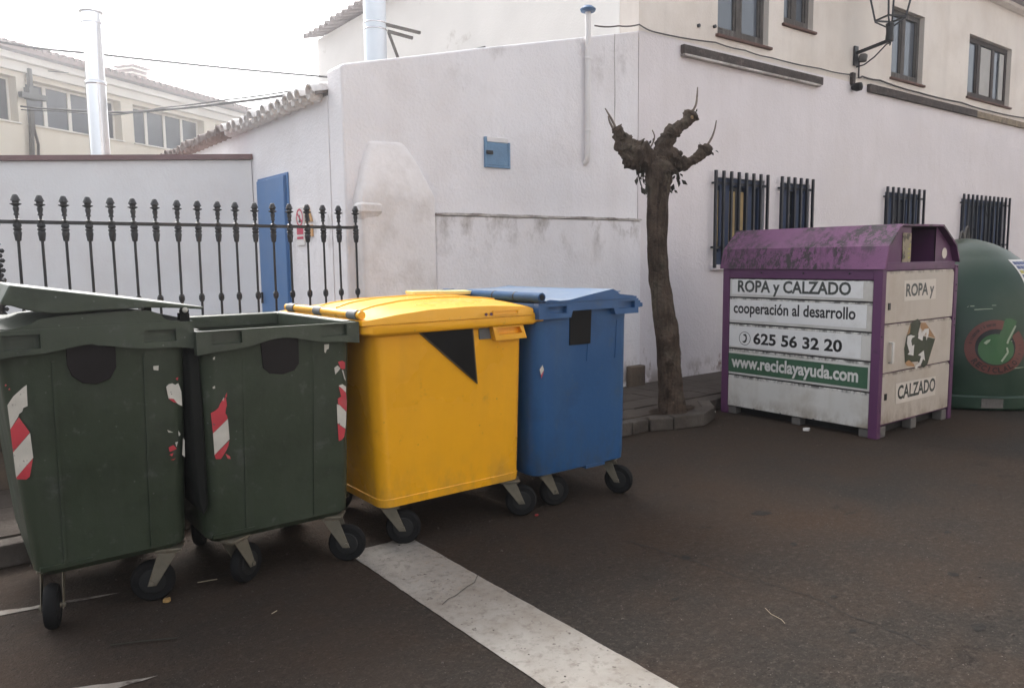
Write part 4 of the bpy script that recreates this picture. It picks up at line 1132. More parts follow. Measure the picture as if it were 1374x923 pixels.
poly_decal(g2, 'torn_sticker', [
    ([(.297, 1.09), (.321, 1.094), (.336, 1.083), (.336, 1.05), (.323, 1.049), (.312, 1.055)], 1), ([(.277, 1.061), (.295, 1.072), (.31, 1.055), (.297, 1.04), (.282, 1.026)], 0),
    ([(.318, 1.047), (.326, 1.043), (.341, .986), (.332, .998)], 0), ([(.3, .966), (.31, .968), (.321, .972), (.341, .956), (.341, .925), (.320, .948)], 0),
    ([(.301, .960), (.321, .947), (.341, .923), (.347, .869), (.344, .824), (.297, .872), (.294, .898), (.315, .906)], 1), ([(.29, .87), (.306, .863), (.343, .822), (.341, .763), (.338, .732), (.294, .769)], 0),
    ([(.294, .767), (.338, .73), (.332, .691), (.318, .676), (.301, .672)], 1), ([(.223, 1.185), (.249, 1.185), (.247, 1.162), (.236, 1.158), (.23, 1.141), (.224, 1.147)], 0)],
    yf2, ['st_white', 'st_red'], .0035)
hl = MB()
hp_ = [(-.405, 1.27), (-.428, 1.24), (-.432, 1.10), (-.428, .70), (-.412, .48), (-.385, .42), (-.362, .46), (-.358, 1.0), (-.365, 1.22)]
hl.loft([[(-.395 + (x + .395) * .6, .035, z) for x, z in hp_], [(x, .06, z) for x, z in hp_], [(x, .92, z) for x, z in hp_], [(x, .95, z) for x, z in hp_]])
hl.build('hanging_lid', 'green_dark', g2, 40, local=True, bevel=.006, label='dark lid swung open and hanging at the left side')
copy_castors(g2, [(1.14, 3.76, 32, 1), (1.66, 3.74, -34, 1), (1.12, 4.42, 60, 1), (1.60, 4.42, 20, 1)])

# yellow bin
yb = thing('wheeled_bin', (2.35, 3.61, 0), 'yellow wheeled bin with closed domed lid and black triangle', 'bin', 'wheeled waste bins in a row')
yfy = lambda z: .07 * (1.22 - z) / .97
D = 1.12
mb = MB()
mb.loft([rr(.90, D - .2, .06, .235, .03, .12), rr(.965, D - .14, .07, .245, .028, .075), rr(.975, D - .13, .07, .29, .027, .070), rr(.968, D - .135, .07, .294, .027, .074), rr(1.03, D - .05, .08, 1.20, -.02, .0), rr(1.06, D - .03, .08, 1.215, -.01, -.015)])
mb.build('body', 'yellow', yb, 40, local=True)
rm = MB()
rm.loft([rr(1.12, D + .02, .05, 1.213, -.01, -.045), rr(1.165, D + .05, .05, 1.225, -.012, -.055), rr(1.165, D + .05, .05, 1.268, -.012, -.055), rr(1.10, D, .05, 1.27, -.012, -.03)])
for z0_, z1_, xo in ((1.226, 1.252, .60), (1.252, 1.280, .583), (1.235, 1.262, .575)):
    rm.box(.52, -.05, z0_, xo, .34, z1_)
rm.build('rim', 'yellow', yb, 40, local=True, bevel=.005)
def yz(x, v):
    k = [(-.61, 1.292), (-.517, 1.302), (-.396, 1.318), (-.205, 1.334), (.05, 1.340), (.23, 1.336), (.49, 1.320), (.515, 1.306)]
    for (a_, za), (b_, zb) in zip(k, k[1:]):
        if x <= b_ + 1e-6:
            z = za + (zb - za) * (x - a_) / (b_ - a_)
            break
    return z + .042 * math.sin(math.pi * min(1, v * 1.05)) * (1 - max(0, (abs(x) - .35) / .3) ** 2)
ld = MB()
nx, ny = 30, 14
G = [[(-.60 + 1.112 * i / nx, -.055 + 1.16 * k / ny, yz(-.60 + 1.112 * i / nx, k / ny)) for i in range(nx + 1)] for k in range(ny + 1)]
for k in range(ny):
    for i in range(nx):
        ld.quad([G[k][i], G[k][i + 1], G[k + 1][i + 1], G[k + 1][i]])
edge = G[0] + [G[k][nx] for k in range(1, ny + 1)] + G[ny][-2::-1] + [G[k][0] for k in range(ny - 1, 0, -1)]
low_ = [(x * 1.003, y - .004 if y < .2 else y, 1.2705) for x, y, z in edge]
m_ = [(x * 1.002, y - .003 if y < .2 else y, z - .012) for x, y, z in edge]
ld.loft([edge, m_, low_], False, True)
import bmesh
me = ld.mesh('lid', 'yellow')
bm = bmesh.new(); bm.from_mesh(me); bmesh.ops.remove_doubles(bm, verts=bm.verts, dist=1e-5); bmesh.ops.recalc_face_normals(bm, faces=bm.faces); bm.to_mesh(me); bm.free()
me.polygons.foreach_set('use_smooth', [True] * len(me.polygons)); me.set_sharp_from_angle(angle=R(30))
lido = link('lid', me, yb, local=True)
for v in (.22, .45, .68):
    MB().tube([(-.50 + .98 * i / 20, -.055 + 1.16 * (v + .1 * math.sin(i / 20 * 2.2)), yz(-.50 + .98 * i / 20, v + .1 * math.sin(i / 20 * 2.2)) + .001) for i in range(21)], .007, 8).build('lid_rib', 'yellow', lido, 60, local=True)
MB().obox((.327, .66, 1.390), (.245, 0, -.006), (0, .05, .002), (0, 0, .011)).build('lid_strip', 'yellow_pale', lido, local=True, bevel=.004, label='pale yellow strip along the top of the lid')
mb = MB()
mb.box(.213, -.066, 1.283, .394, -.059, 1.288)
mb.box(.213, -.066, 1.303, .394, -.059, 1.308)
mb.box(.213, -.066, 1.2885, .219, -.059, 1.3025)
mb.box(.388, -.066, 1.2885, .394, -.059, 1.3025)
mb.build('lid_grip', 'yellow', lido, local=True)
for x in (.165, .20):
    MB().lathe([(.009, -.066), (.008, -.060)], 10, (x, 0, 1.290), axis='y').build('rivet', 'purple', lido, 40, local=True)
hg = MB().tube([(-.585, -.02, 1.322), (-.590, .20, 1.322), (-.590, .55, 1.325), (-.585, 1.0, 1.322)], .022, 12).build('hinge_bar', 'yellow', yb, 50, local=True)
for y in (.06, .50, .90):
    MB().lathe([(.027, y - .05), (.027, y + .05)], 12, (-.588, 0, 1.322), axis='y').build('hinge_clip', 'grey_label', hg, 50, local=True)
tri = MB()
tp = [(-.248, 1.212), (.111, 1.212), (.153, .884)]
tri.prism([(x, yfy(z) - .010, z) for x, z in tp], (0, .02, 0))
t1 = tri.build('triangle_plate', 'bronze', yb, local=True)
MB().prism([(x, yfy(z) - .0135, z) for x, z in [(-.232, 1.209), (.100, 1.209), (.140, .900)]], (0, .003, 0)).build('black_face', 'plate_black', t1, local=True)
MB().prism([(x, yfy(z) - .009, z) for x, z in [(.152, 1.21), (.223, 1.21), (.240, 1.143), (.159, 1.144)]], (0, .01, 0)).build('grey_plate', 'grey_label', yb, local=True)
pk = MB()
A = [(.228, 1.2125), (.449, 1.2125), (.476, 1.134), (.251, 1.133)]
B = [(.257, 1.204), (.424, 1.204), (.444, 1.166), (.272, 1.164)]
yo, yi = -.040, -.008
for i in range(4):
    j = (i + 1) % 4
    pk.quad([(A[i][0], yo, A[i][1]), (A[j][0], yo, A[j][1]), (B[j][0], yo, B[j][1]), (B[i][0], yo, B[i][1])])
    pk.quad([(B[i][0], yo, B[i][1]), (B[j][0], yo, B[j][1]), (B[j][0], yi, B[j][1]), (B[i][0], yi, B[i][1])])
    pk.quad([(A[i][0], yo, A[i][1]), (A[j][0], yo, A[j][1]), (A[j][0], .01, A[j][1]), (A[i][0], .01, A[i][1])])
pk.quad([(x, yi, z) for x, z in B])
pk.build('handle_pocket', 'yellow', yb, local=True, bevel=.003)
copy_castors(yb, [(2.02, 3.77, -36, 1), (2.83, 3.72, -30, 1), (2.0, 4.5, 30, 1), (2.75, 4.5, 50, 1)], .240)

# blue bin
bb = thing('wheeled_bin', (3.40, 3.56, 0), 'blue wheeled bin with closed lid and pale top nearest the tree', 'bin', 'wheeled waste bins in a row')
yfb = lambda z: .06 * (1.22 - z) / .97
D = 1.10
mb = MB()
mb.loft([rr(.74, D - .2, .06, .235, -.075, .10), rr(.79, D - .16, .07, .25, -.075, .065), rr(.805, D - .15, .07, .32, -.078, .06), rr(.80, D - .05, .08, 1.20, -.115, 0), rr(.81, D - .04, .08, 1.30, -.112, -.004)])
mb.box(-.05, .06, .232, .12, .25, .252)
for x in (-.08, .17):
    mb.prism([(x - .006, yfb(.95) - .004, .95), (x + .006, yfb(.95) - .004, .95), (x + .006, -.004, 1.2), (x - .006, -.004, 1.2)], (0, .02, 0))
mb.build('body', 'blue', bb, 40, local=True)
rm = MB()
blow = lambda x: 1.240 if (x < -.255 or x > .11) else 1.281
pocket_plate(rm, -.52, .325, blow, 1.336, -.042, .01, [(-.452, -.303, 1.270, 1.312), (.146, .291, 1.277, 1.320)], .03, 60)
rm.box(-.52, .011, 1.245, -.46, D - .05, 1.332)
rm.box(.265, .011, 1.245, .325, D - .05, 1.332)
rm.box(-.459, D - .09, 1.245, .264, D - .03, 1.331)
rm.box(.3255, -.03, 1.275, .358, .40, 1.322)
rm.box(.3585, -.03, 1.277, .380, .36, 1.305)
rm.box(.31, -.02, 1.3365, .335, .4, 1.350)
rm.build('rim', 'blue', bb, None, local=True, bevel=.005)
P0 = [(-.475, 1.350), (-.44, 1.356), (-.36, 1.347), (-.28, 1.350), (-.10, 1.378), (.085, 1.404), (.115, 1.392), (.147, 1.370), (.27, 1.356), (.30, 1.340)]
P1 = [(-.475, 1.372), (-.42, 1.380), (-.30, 1.352), (-.25, 1.366), (-.10, 1.392), (.085, 1.404), (.115, 1.394), (.147, 1.374), (.27, 1.358), (.30, 1.340)]
P2 = [(-.475, 1.382), (-.40, 1.392), (-.28, 1.396), (-.20, 1.396), (-.10, 1.398), (.085, 1.400), (.115, 1.392), (.147, 1.372), (.27, 1.358), (.30, 1.340)]
ld = MB()
rg = []
for y, P_ in ((-.048, P0), (-.04, P0), (.25, P1), (.34, P2), (.95, P2), (1.06, P0)):
    rg.append([(x, y, z) for x, z in P_] + [(.30, y, 1.3372), (-.475, y, 1.3372)])
ld.loft(rg)
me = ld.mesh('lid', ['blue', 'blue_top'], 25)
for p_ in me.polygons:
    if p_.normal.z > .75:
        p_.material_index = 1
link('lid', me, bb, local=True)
MB().obox((.225, .30, 1.372), (.075, 0, .006), (0, .20, 0), (0, 0, .004)).build('lid_flap', 'blue_top', bb, local=True)
hg = MB().lathe([(.028, -.05), (.028, 1.03)], 14, (-.505, 0, 1.372), axis='y').build('hinge_bar', 'blue_hinge', bb, 50, local=True)
MB().lathe([(.002, -.053), (.018, -.052), (.018, -.045)], 12, (-.505, 0, 1.372), axis='y').build('end_cap', 'plate_black', hg, 50, local=True)
for y in (.20, .42, .76, .92):
    MB().lathe([(.0295, y - .005), (.0295, y + .005)], 14, (-.505, 0, 1.372), axis='y').build('hinge_joint', 'plate_black', hg, 50, local=True)
MB().prism([(x, yfb(z) - .007, z) for x, z in [(-.247, 1.2785), (-.065, 1.2785), (-.062, 1.061), (-.24, 1.063)]], (0, .02, 0)).build('black_plate', 'plate_black', bb, local=True, bevel=.003)
poly_decal(bb, 'torn_sticker', [([(-.474, .932), (-.452, .959), (-.440, .928), (-.462, .896)], 0), ([(-.462, .896), (-.440, .926), (-.446, .905), (-.458, .875)], 1)], yfb, ['st_white', 'st_red'], .004)
copy_castors(bb, [(3.12, 3.74, -20, 1), (3.65, 3.68, -62, 1), (3.1, 4.4, 40, 1), (3.6, 4.4, 60, 1)], .245)

# ------------------------------------------------------------------ purple clothes container
pc = thing('clothes_container', (7.2, 4.1, 0), 'purple and white clothing bank with mossy roof, lettered panels and open chute', 'clothes bank')
X0, X1, Y0, Y1 = 6.48, 7.92, 3.30, 4.95
mb = MB()
mb.box(X0 + .03, Y0 + .03, .10, X1 - .03, Y1 - .03, 1.44)
mb.build('body', 'purple_in', pc)
MB().box(X0 + .125, Y0 + .125, .0, X1 - .125, Y1 - .125, .0995).build('shade_box', 'void', pc)  # dark box added to paint the shaded gap under the container
for (x, y) in ((X0, Y0), (X1 - .07, Y0), (X0, Y1 - .08), (X1 - .07, Y1 - .08)):
    MB().box(x, y, 0.0, x + .07, y + .08, 1.50).build('corner_post', 'purple', pc, bevel=.006)
tr = MB()
tr.box(X0 + .005, Y0 + .081, 1.385, X0 + .06, Y1 - .081, 1.485)
tr.box(X0 + .071, Y0 + .004, 1.462, X1 - .071, Y0 + .06, 1.535)
tr.box(X0 + .071, Y1 - .06, 1.43, X1 - .071, Y1 - .004, 1.49)
tr.box(X1 - .06, Y0 + .081, 1.385, X1 - .005, Y1 - .081, 1.485)
tr.build('top_frame', 'purple', pc, bevel=.006)
# five long panels of the side towards the bins
zl = [1.383, 1.192, .930, .675, .405, .075]
pans = []
for i in range(5):
    z1_, z0_ = zl[i], zl[i + 1]
    mb = MB()
    mb.box(X0 + .006, Y0 + .082, z0_ + .006, X0 + .028, Y1 - .082, z1_ - .006)
    pans.append(mb.build('panel', 'panel', pc, bevel=.007))
MB().box(X0 + .012, Y0 + .083, .076, X0 + .022, Y1 - .083, 1.384).build('panel_gap', 'void', pc)
def side_sheet(ya, yb2, z0_, z1_, m, parent):
    return MB().box(X0 + .0035, yb2, z0_, X0 + .0055, ya, z1_).build('vinyl_sheet', m, parent)
side_sheet(4.84, 3.47, 1.225, 1.372, 'sheet_white', pans[0])
side_sheet(4.86, 3.43, .965, 1.17, 'sheet_white', pans[1])
side_sheet(4.86, 3.47, .695, .905, 'sheet_white', pans[2])
side_sheet(4.865, 3.40, .435, .625, 'sheet_green', pans[3])
XL = X0 + .0032
def side_text(t_, ya, yb2, z0_, z1_, m, parent, bold):
    return letters(t_, (XL, ya, z0_), (0, yb2 - ya, 0), (0, 0, z1_ - z0_), m, parent, bold, lift=.0)
side_text('ROPA y CALZADO', 4.77, 3.58, 1.212, 1.366, 'ink_grey', pans[0], .03)
side_text('cooperación al desarrollo', 4.815, 3.53, 1.000, 1.145, 'ink', pans[1], .024)
side_text('625 56 32 20', 4.575, 3.645, .735, .850, 'ink', pans[2], .03)
side_text('www.reciclayayuda.com', 4.83, 3.485, .445, .605, 'ink_white', pans[3], .032)
mb = MB()
N = 26
for k in range(N):
    a0, a1 = 2 * math.pi * k / N, 2 * math.pi * (k + 1) / N
    Q = lambda a, r: (XL, 4.675 - r * .068 * math.cos(a), .785 + r * .068 * math.sin(a))
    mb.quad([Q(a0, .92), Q(a1, .92), Q(a1, 1), Q(a0, 1)])
hs_ = [(-.02, .042), (.012, .046), (.022, .030), (.026, .0), (.018, -.03), (.002, -.045), (-.024, -.040), (-.026, -.028), (-.008, -.026), (.006, -.014), (.010, .004), (.006, .022), (-.014, .028)]
mb.quad([(XL, 4.675 - u, .785 + v) for u, v in hs_])
mb.build('telephone_mark', 'ink', pans[2])
# three panels of the door end
zs_ = [(.118, .565), (.575, .995), (1.005, 1.458)]
dp = []
for (z0_, z1_) in zs_:
    mb = MB()
    mb.prism([(X0 + .073, Y0 + .006, z0_), (X1 - .073, Y0 + .006, z0_), (X1 - .073, Y0 + .006, z1_ - .03), (X1 - .103, Y0 + .006, z1_), (X0 + .073, Y0 + .006, z1_)], (0, .022, 0))
    dp.append(mb.build('door_panel', 'panel_beige', pc, bevel=.006))
YL = Y0 + .0032
def end_sheet(pts, parent):
    MB().prism([(x, Y0 + .0035, z) for x, z in pts], (0, .002, 0)).build('vinyl_sheet', 'sheet_beige', parent)
end_sheet([(6.88, 1.19), (7.48, 1.19), (7.47, 1.375), (6.87, 1.372)], dp[2])
end_sheet([(6.81, .275), (7.57, .272), (7.56, .452), (6.80, .462)], dp[0])
def end_text(t_, xa, xb_, z0_, z1_, parent, bold):
    return letters(t_, (xa, YL, z0_), (xb_ - xa, 0, 0), (0, 0, z1_ - z0_), 'ink_grey', parent, bold, lift=0)
end_text('ROPA y', 6.905, 7.44, 1.195, 1.345, dp[2], .03)
end_text('CALZADO', 6.835, 7.56, .310, .440, dp[0], .03)
lg = [[(7.015, .990), (7.148, 1.02), (7.213, .981), (7.162, .872), (7.512, .811), (7.38, .584), (7.306, .555), (7.186, .626), (6.942, .636), (6.918, .767), (6.955, .88)],
      [(7.213, .981), (7.302, .976), (7.412, .897), (7.519, .814), (7.379, .845), (7.326, .861), (7.206, .934)], [(7.017, .987), (6.955, .88), (7.013, .9)],
      [(6.942, .636), (7.012, .654), (7.114, .609), (7.129, .584), (6.981, .604)]]
ar = [[(6.968, .874), (7.027, .881), (7.114, .863), (7.054, .85), (7.039, .828), (7.061, .779), (7.102, .788), (7.094, .688), (6.983, .709), (7.018, .724), (6.962, .81)],
      [(7.193, .935), (7.236, .885), (7.282, .917), (7.371, .918), (7.376, .875), (7.332, .806), (7.324, .885), (7.264, .853), (7.255, .812), (7.165, .842)],
      [(7.152, .593), (7.213, .612), (7.245, .669), (7.185, .686), (7.29, .719), (7.325, .62), (7.285, .641), (7.252, .596), (7.191, .578), (7.168, .556), (7.13, .572)]]
mb = MB()
for k, pts in enumerate(lg):
    mb.quad([(x, Y0 + .0036 - .0006 * (k > 0), z) for x, z in pts], 0 if k == 0 else 1)
for pts in ar:
    mb.quad([(x, Y0 + .0022, z) for x, z in pts], 2)
mb.build('recycling_emblem', ['logo_green', 'logo_tan', 'ink_white'], dp[1])
MB().box(6.60, Y0 - .002, 1.125, 6.635, Y0 + .0055, 1.185).build('lock', 'ink', dp[2])
MB().box(6.60, Y0 - .002, .335, 6.635, Y0 + .0055, .39).build('lock', 'ink', dp[0])
h_ = MB()
h_.bar((6.65, Y0 - .03, .66), (6.65, Y0 - .03, .84), .035, .012)
h_.box(6.635, Y0 - .03, .655, 6.665, Y0 + .0055, .667)
h_.box(6.635, Y0 - .03, .833, 6.665, Y0 + .0055, .845)
h_.build('handle', 'panel', dp[1], bevel=.003)
# roof shell with open gable towards the street
rp = [(X0 - .012, 1.478), (X0 + .045, 1.675), (6.735, 1.865), (7.53, 1.872), (7.82, 1.69), (X1 - .015, 1.525)]
ip = [(x + (.02 if x < 7 else -.02), z - .018) for x, z in rp]
ins = [(X0 + .010, 1.478), (X0 + .062, 1.664), (6.745, 1.848), (7.52, 1.855), (7.803, 1.680), (X1 - .037, 1.525)]
mb = MB()
for i in range(len(rp) - 1):
    for (ya, yb2) in ((Y0 - .02, Y1 + .03),):
        mb.quad([(rp[i][0], ya, rp[i][1]), (rp[i + 1][0], ya, rp[i + 1][1]), (rp[i + 1][0], yb2, rp[i + 1][1]), (rp[i][0], yb2, rp[i][1])])
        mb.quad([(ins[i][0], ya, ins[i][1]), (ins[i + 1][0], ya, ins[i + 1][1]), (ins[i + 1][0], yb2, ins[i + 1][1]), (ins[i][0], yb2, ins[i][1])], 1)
        for y in (ya, yb2):
            mb.quad([(rp[i][0], y, rp[i][1]), (rp[i + 1][0], y, rp[i + 1][1]), (ins[i + 1][0], y, ins[i + 1][1]), (ins[i][0], y, ins[i][1])])
for k in (0, -1):
    mb.quad([(rp[k][0], Y0 - .02, rp[k][1]), (ins[k][0], Y0 - .02, ins[k][1]), (ins[k][0], Y1 + .03, ins[k][1]), (rp[k][0], Y1 + .03, rp[k][1])])
rfc = mb.build('roof', ['purple_roof', 'purple_in'], pc)
MB().prism([(x, Y1 - .02, z) for x, z in ins], (0, .02, 0)).build('gable', 'purple', pc)
yg = Y0 + .035
gx0, gx1 = 7.02, 7.50
lo = 1.50
gl = [(X0 + .02, lo), (gx0, lo), (gx0, 1.848), (6.75, 1.845), (X0 + .064, 1.66), (X0 + .02, 1.52)]
MB().prism([(x, yg, z) for x, z in gl], (0, .015, 0)).build('gable_sheet', 'purple', pc)
gr_ = [(gx1, lo), (X1 - .04, lo), (7.80, 1.676), (7.518, 1.85), (gx1, 1.85)]
MB().prism([(x, yg, z) for x, z in gr_], (0, .015, 0)).build('gable_sheet', 'purple', pc)
mb = MB()
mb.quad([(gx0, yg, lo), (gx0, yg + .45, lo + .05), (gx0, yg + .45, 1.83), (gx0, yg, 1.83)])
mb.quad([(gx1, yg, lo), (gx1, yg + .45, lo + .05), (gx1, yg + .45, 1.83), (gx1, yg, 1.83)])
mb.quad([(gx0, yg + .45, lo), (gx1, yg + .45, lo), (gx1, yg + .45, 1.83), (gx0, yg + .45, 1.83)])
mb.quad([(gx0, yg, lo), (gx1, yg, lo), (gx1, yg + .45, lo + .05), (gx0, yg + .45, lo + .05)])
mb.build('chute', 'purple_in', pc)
MB().box(X0 + .071, Y0 + .061, 1.46, X1 - .071, yg - .001, 1.475).build('shelf', 'purple', pc)
po = MB().box(6.86, yg - .008, 1.53, 7.012, yg - .002, 1.79).build('poster', 'poster', pc)
mb = MB()
for (x, z, w2, h2) in ((6.96, 1.64, .04, .02), (6.95, 1.60, .05, .015), (6.96, 1.56, .03, .025), (6.98, 1.67, .02, .03)):
    mb.quad([(x, yg - .0095, z), (x + w2, yg - .0095, z + .01), (x + w2 * .9, yg - .0095, z + h2), (x, yg - .0095, z + h2 * .8)])
mb.build('scrawl', 'poster_y', po)
MB().lathe([(.05, -.004), (.05, -.002)], 20, (7.68, yg, 1.61), axis='y').build('round_sticker', 'sheet_beige', pc)
for y in (Y0 + .3, Y0 + .75, Y0 + 1.2):
    MB().lathe([(.001, -.010), (.009, -.004), (.009, 0)], 8, (X0 + .004, y, 1.44), axis='x').build('bolt', 'iron', pc)
for x, z in ((6.50, .9), (7.885, 1.25), (7.885, 1.31), (7.885, .98), (7.885, .92), (7.885, 1.48), (6.515, 1.48)):
    MB().lathe([(.001, -.008), (.008, -.004), (.008, 0)], 8, (x, Y0 - .0005, z), axis='y').build('bolt', 'iron', pc)
for y in (3.9, 4.25, 4.55):
    MB().lathe([(.001, -.012), (.012, -.006), (.012, 0)], 8, (X0 + .004, y, .082), axis='x').build('bolt', 'iron', pc)
for (x, y) in ((X0 + .02, Y0 + .085), (X0 + .02, 4.05), (X0 + .02, Y1 - .17), (X0 + .08, Y0 + .01), (7.15, Y0 + .02), (X1 - .18, Y0 + .01), (X1 - .12, 4.05), (X1 - .12, Y1 - .17), (7.15, 4.1)):
    MB().box(x, y, 0, x + .10, y + .09, .098).build('foot', 'foot', pc, bevel=.008)

# ------------------------------------------------------------------ green igloo bottle bank
DC = (9.27, 3.82)
dk = [(.0, .90), (.05, .93), (.5, .95), (.9, .90), (1.2, .80), (1.44, .67), (1.61, .46), (1.71, .27), (1.76, .12), (1.775, .001)]
def dr_(z):
    for (a_, ra), (b_, rb) in zip(dk, dk[1:]):
        if z <= b_:
            t = (z - a_) / (b_ - a_)
            return ra + (rb - ra) * t
    return .001
def spl(z):
    """smooth profile: average of neighbours"""
    return sum(dr_(min(1.774, max(.05, z + e_))) for e_ in (-.09, -.06, -.03, 0, .03, .06, .09)) / 7 if z < 1.60 else dr_(z) + .012 * math.sin(math.pi * min(1, (z - 1.6) / .17))
ig = thing('bottle_bank', (DC[0], DC[1], 0), 'green dome-shaped bottle bank with round red recycling emblem', 'bottle bank')
zs = [.16 + (1.70 - .16) * i / 40 for i in range(41)] + [1.72, 1.735, 1.75, 1.76, 1.768, 1.773]
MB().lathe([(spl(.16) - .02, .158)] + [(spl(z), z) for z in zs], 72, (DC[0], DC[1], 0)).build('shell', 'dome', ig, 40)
MB().lathe([(.92, .0), (.945, .012), (.962, .03), (.965, .14), (.95, .157)], 72, (DC[0], DC[1], 0)).build('skirt', 'dome', ig, 40)
TH0 = R(-137.0)
def DP(u, v, zc, th0, lift=.004):
    """point on the dome: u metres to the right, v metres up"""
    z = zc + v * .97
    r = spl(z) + lift
    th = th0 + u / max(.2, spl(zc))
    return (DC[0] + r * math.cos(th), DC[1] + r * math.sin(th), z)
ZL = .655
em = MB()
N = 44
for k in range(N):
    a0, a1 = R(52 + 325 * k / N), R(52 + 325 * (k + 1) / N)
    a0, a1 = a0 + R(20), a1 + R(20)
    em.quad([DP(r * math.cos(a), r * math.sin(a), ZL, TH0) for a, r in ((a0, .19), (a1, .19), (a1, .285), (a0, .285))], 0)
def fan(pts, mi, lift):
    c_ = (sum(p_[0] for p_ in pts) / len(pts), sum(p_[1] for p_ in pts) / len(pts))
    for a_, b_ in zip(pts, pts[1:] + pts[:1]):
        em.quad([DP(*c_, ZL, TH0, lift), DP(*a_, ZL, TH0, lift), DP(*b_, ZL, TH0, lift)], mi)
for k in range(N):
    a0, a1 = 2 * math.pi * k / N, 2 * math.pi * (k + 1) / N
    em.quad([DP(.189 * math.cos(a0), .189 * math.sin(a0), ZL, TH0, .0035), DP(.189 * math.cos(a1), .189 * math.sin(a1), ZL, TH0, .0035), DP(0, 0, ZL, TH0, .0035)], 1)
    em.quad([DP(.005 + .168 * math.cos(a0), -.02 + .160 * math.sin(a0), ZL, TH0, .006), DP(.005 + .168 * math.cos(a1), -.02 + .160 * math.sin(a1), ZL, TH0, .006), DP(.005, -.02, ZL, TH0, .006)], 2)
fan([(.02, .10), (.10, .05), (.155, .10), (.215, .27), (.16, .30), (.10, .30)], 2, .0075)
fan([(-.115, .045), (-.085, .075), (-.05, .085), (-.06, .06), (-.09, .03)], 3, .0085)
for a_, b_ in (((.195, .225), (.115, .075)), ((.115, .075), (.105, .04)), ((.10, .0), (.11, -.05)), ((.11, -.05), (.05, -.145))):
    dx, dy = b_[0] - a_[0], b_[1] - a_[1]
    L = math.hypot(dx, dy)
    nx_, ny_ = -dy / L * .009, dx / L * .009
    em.quad([DP(a_[0] + nx_, a_[1] + ny_, ZL, TH0, .010), DP(a_[0] - nx_, a_[1] - ny_, ZL, TH0, .010), DP(b_[0] - nx_, b_[1] - ny_, ZL, TH0, .010), DP(b_[0] + nx_, b_[1] + ny_, ZL, TH0, .010)], 3)
eo = em.build('emblem', ['dome_ring', 'dome_black', 'dome_bulb', 'dome_gleam'], ig)
lt = MB()
word = 'RECICLALO'
for i, chh in enumerate(word):
    v, f, asp = text_verts(chh, .03, 2)
    th = R(-142 + 100 * i / (len(word) - 1))
    hgt, wid = .058, (.012 if chh == 'I' else .042)
    vv = []
    for x, y in v:
        u_, w_ = (x - .5) * wid, (y - .5) * hgt
        ca, sa = math.cos(th + math.pi / 2), math.sin(th + math.pi / 2)
        px_, py_ = .237 * math.cos(th) + u_ * ca - w_ * sa, .237 * math.sin(th) + u_ * sa + w_ * ca
        vv.append(DP(px_, py_, ZL, TH0, .0075))
    lt.add(vv, f)
for k in range(34):                                                # worn, unreadable small print round the ring
    if random.random() < .25:
        continue
    th = R(92 + k * 3.7) if k < 24 else R(-30 + (k - 24) * 4.5)
    for sgn in ((-.5, .5) if random.random() < .5 else (0,)):
        t2 = th + sgn * .035
        lt.quad([DP(r * math.cos(t2 + o_), r * math.sin(t2 + o_), ZL, TH0, .0075) for r, o_ in ((.222, -.012), (.222, .012), (.250, .010), (.250, -.010))])
me = bpy.data.meshes.new('lettering')
me.from_pydata(lt.v, [], lt.f)
me.materials.append(mt['dome_letters'])
link('lettering', me, eo)
st = MB()
TS = R(-101)
for i in range(6):
    for k in range(6):
        z = lambda q_: -.16 + .30 * q_ / 6
        u = lambda q_: -.11 + .36 * q_ / 6
        st.quad([DP(u(i), z(k), 1.40, TS, .004), DP(u(i + 1), z(k), 1.40, TS, .004), DP(u(i + 1), z(k + 1), 1.40, TS, .004), DP(u(i), z(k + 1), 1.40, TS, .004)], 0)
for r_ in range(6):
    for k in range(5):
        u0, v0 = -.085 + k * .06, -.145 + r_ * .046
        st.quad([DP(u0, v0, 1.40, TS, .006), DP(u0 + .055, v0, 1.40, TS, .006), DP(u0 + .055, v0 + .034, 1.40, TS, .006), DP(u0, v0 + .034, 1.40, TS, .006)], 2 if (r_ in (1, 3) and k % 2 == 0) else 1)
st.build('notice_sticker', ['ink_white', 'sticker_blue', 'sticker_yellow'], ig)
sc = MB()
for (u0, u1, v0) in ((-.24, .02, .42), (-.20, -.02, .385), (-.27, -.255, .41), (.14, .34, .06), (.15, .30, -.03), (.18, .34, -.22)):
    sc.quad([DP(u0, v0, ZL, TH0, .004), DP(u1, v0 + .012, ZL, TH0, .004), DP(u1, v0 + .018, ZL, TH0, .004), DP(u0, v0 + .008, ZL, TH0, .004)])
sc.build('scratch', 'dome_gleam', ig)
lb = MB()
for i in range(4):
    lb.quad([DP(q_[0], q_[1], .085, R(-128), .05) for q_ in ((-.10 + i * .055, -.06), (-.045 + i * .055, -.06), (-.045 + i * .055, .055), (-.10 + i * .055, .055))])
for i, q_ in enumerate(lb.v):
    pass
lb2 = MB()
for i in range(4):
    a0, a1 = R(-144 + i * 3.0), R(-144 + (i + 1) * 3.0)
    lb2.quad([(DC[0] + .969 * math.cos(a), DC[1] + .969 * math.sin(a), z) for a, z in ((a0, .035), (a1, .035), (a1, .13), (a0, .13))])
lb2.build('base_label', 'foot', ig)
for s_ in (-1, 1):
    hk = MB().tube([(DC[0] + s_ * .11 + .05 * math.cos(a), DC[1] + .02 * s_, 1.76 + .12 * math.sin(a) * (1.2 if s_ > 0 else .7)) for a in [math.pi * k / 10 for k in range(11)]], .012, 6)
    hk.build('lifting_hook', 'foot', ig, 60)

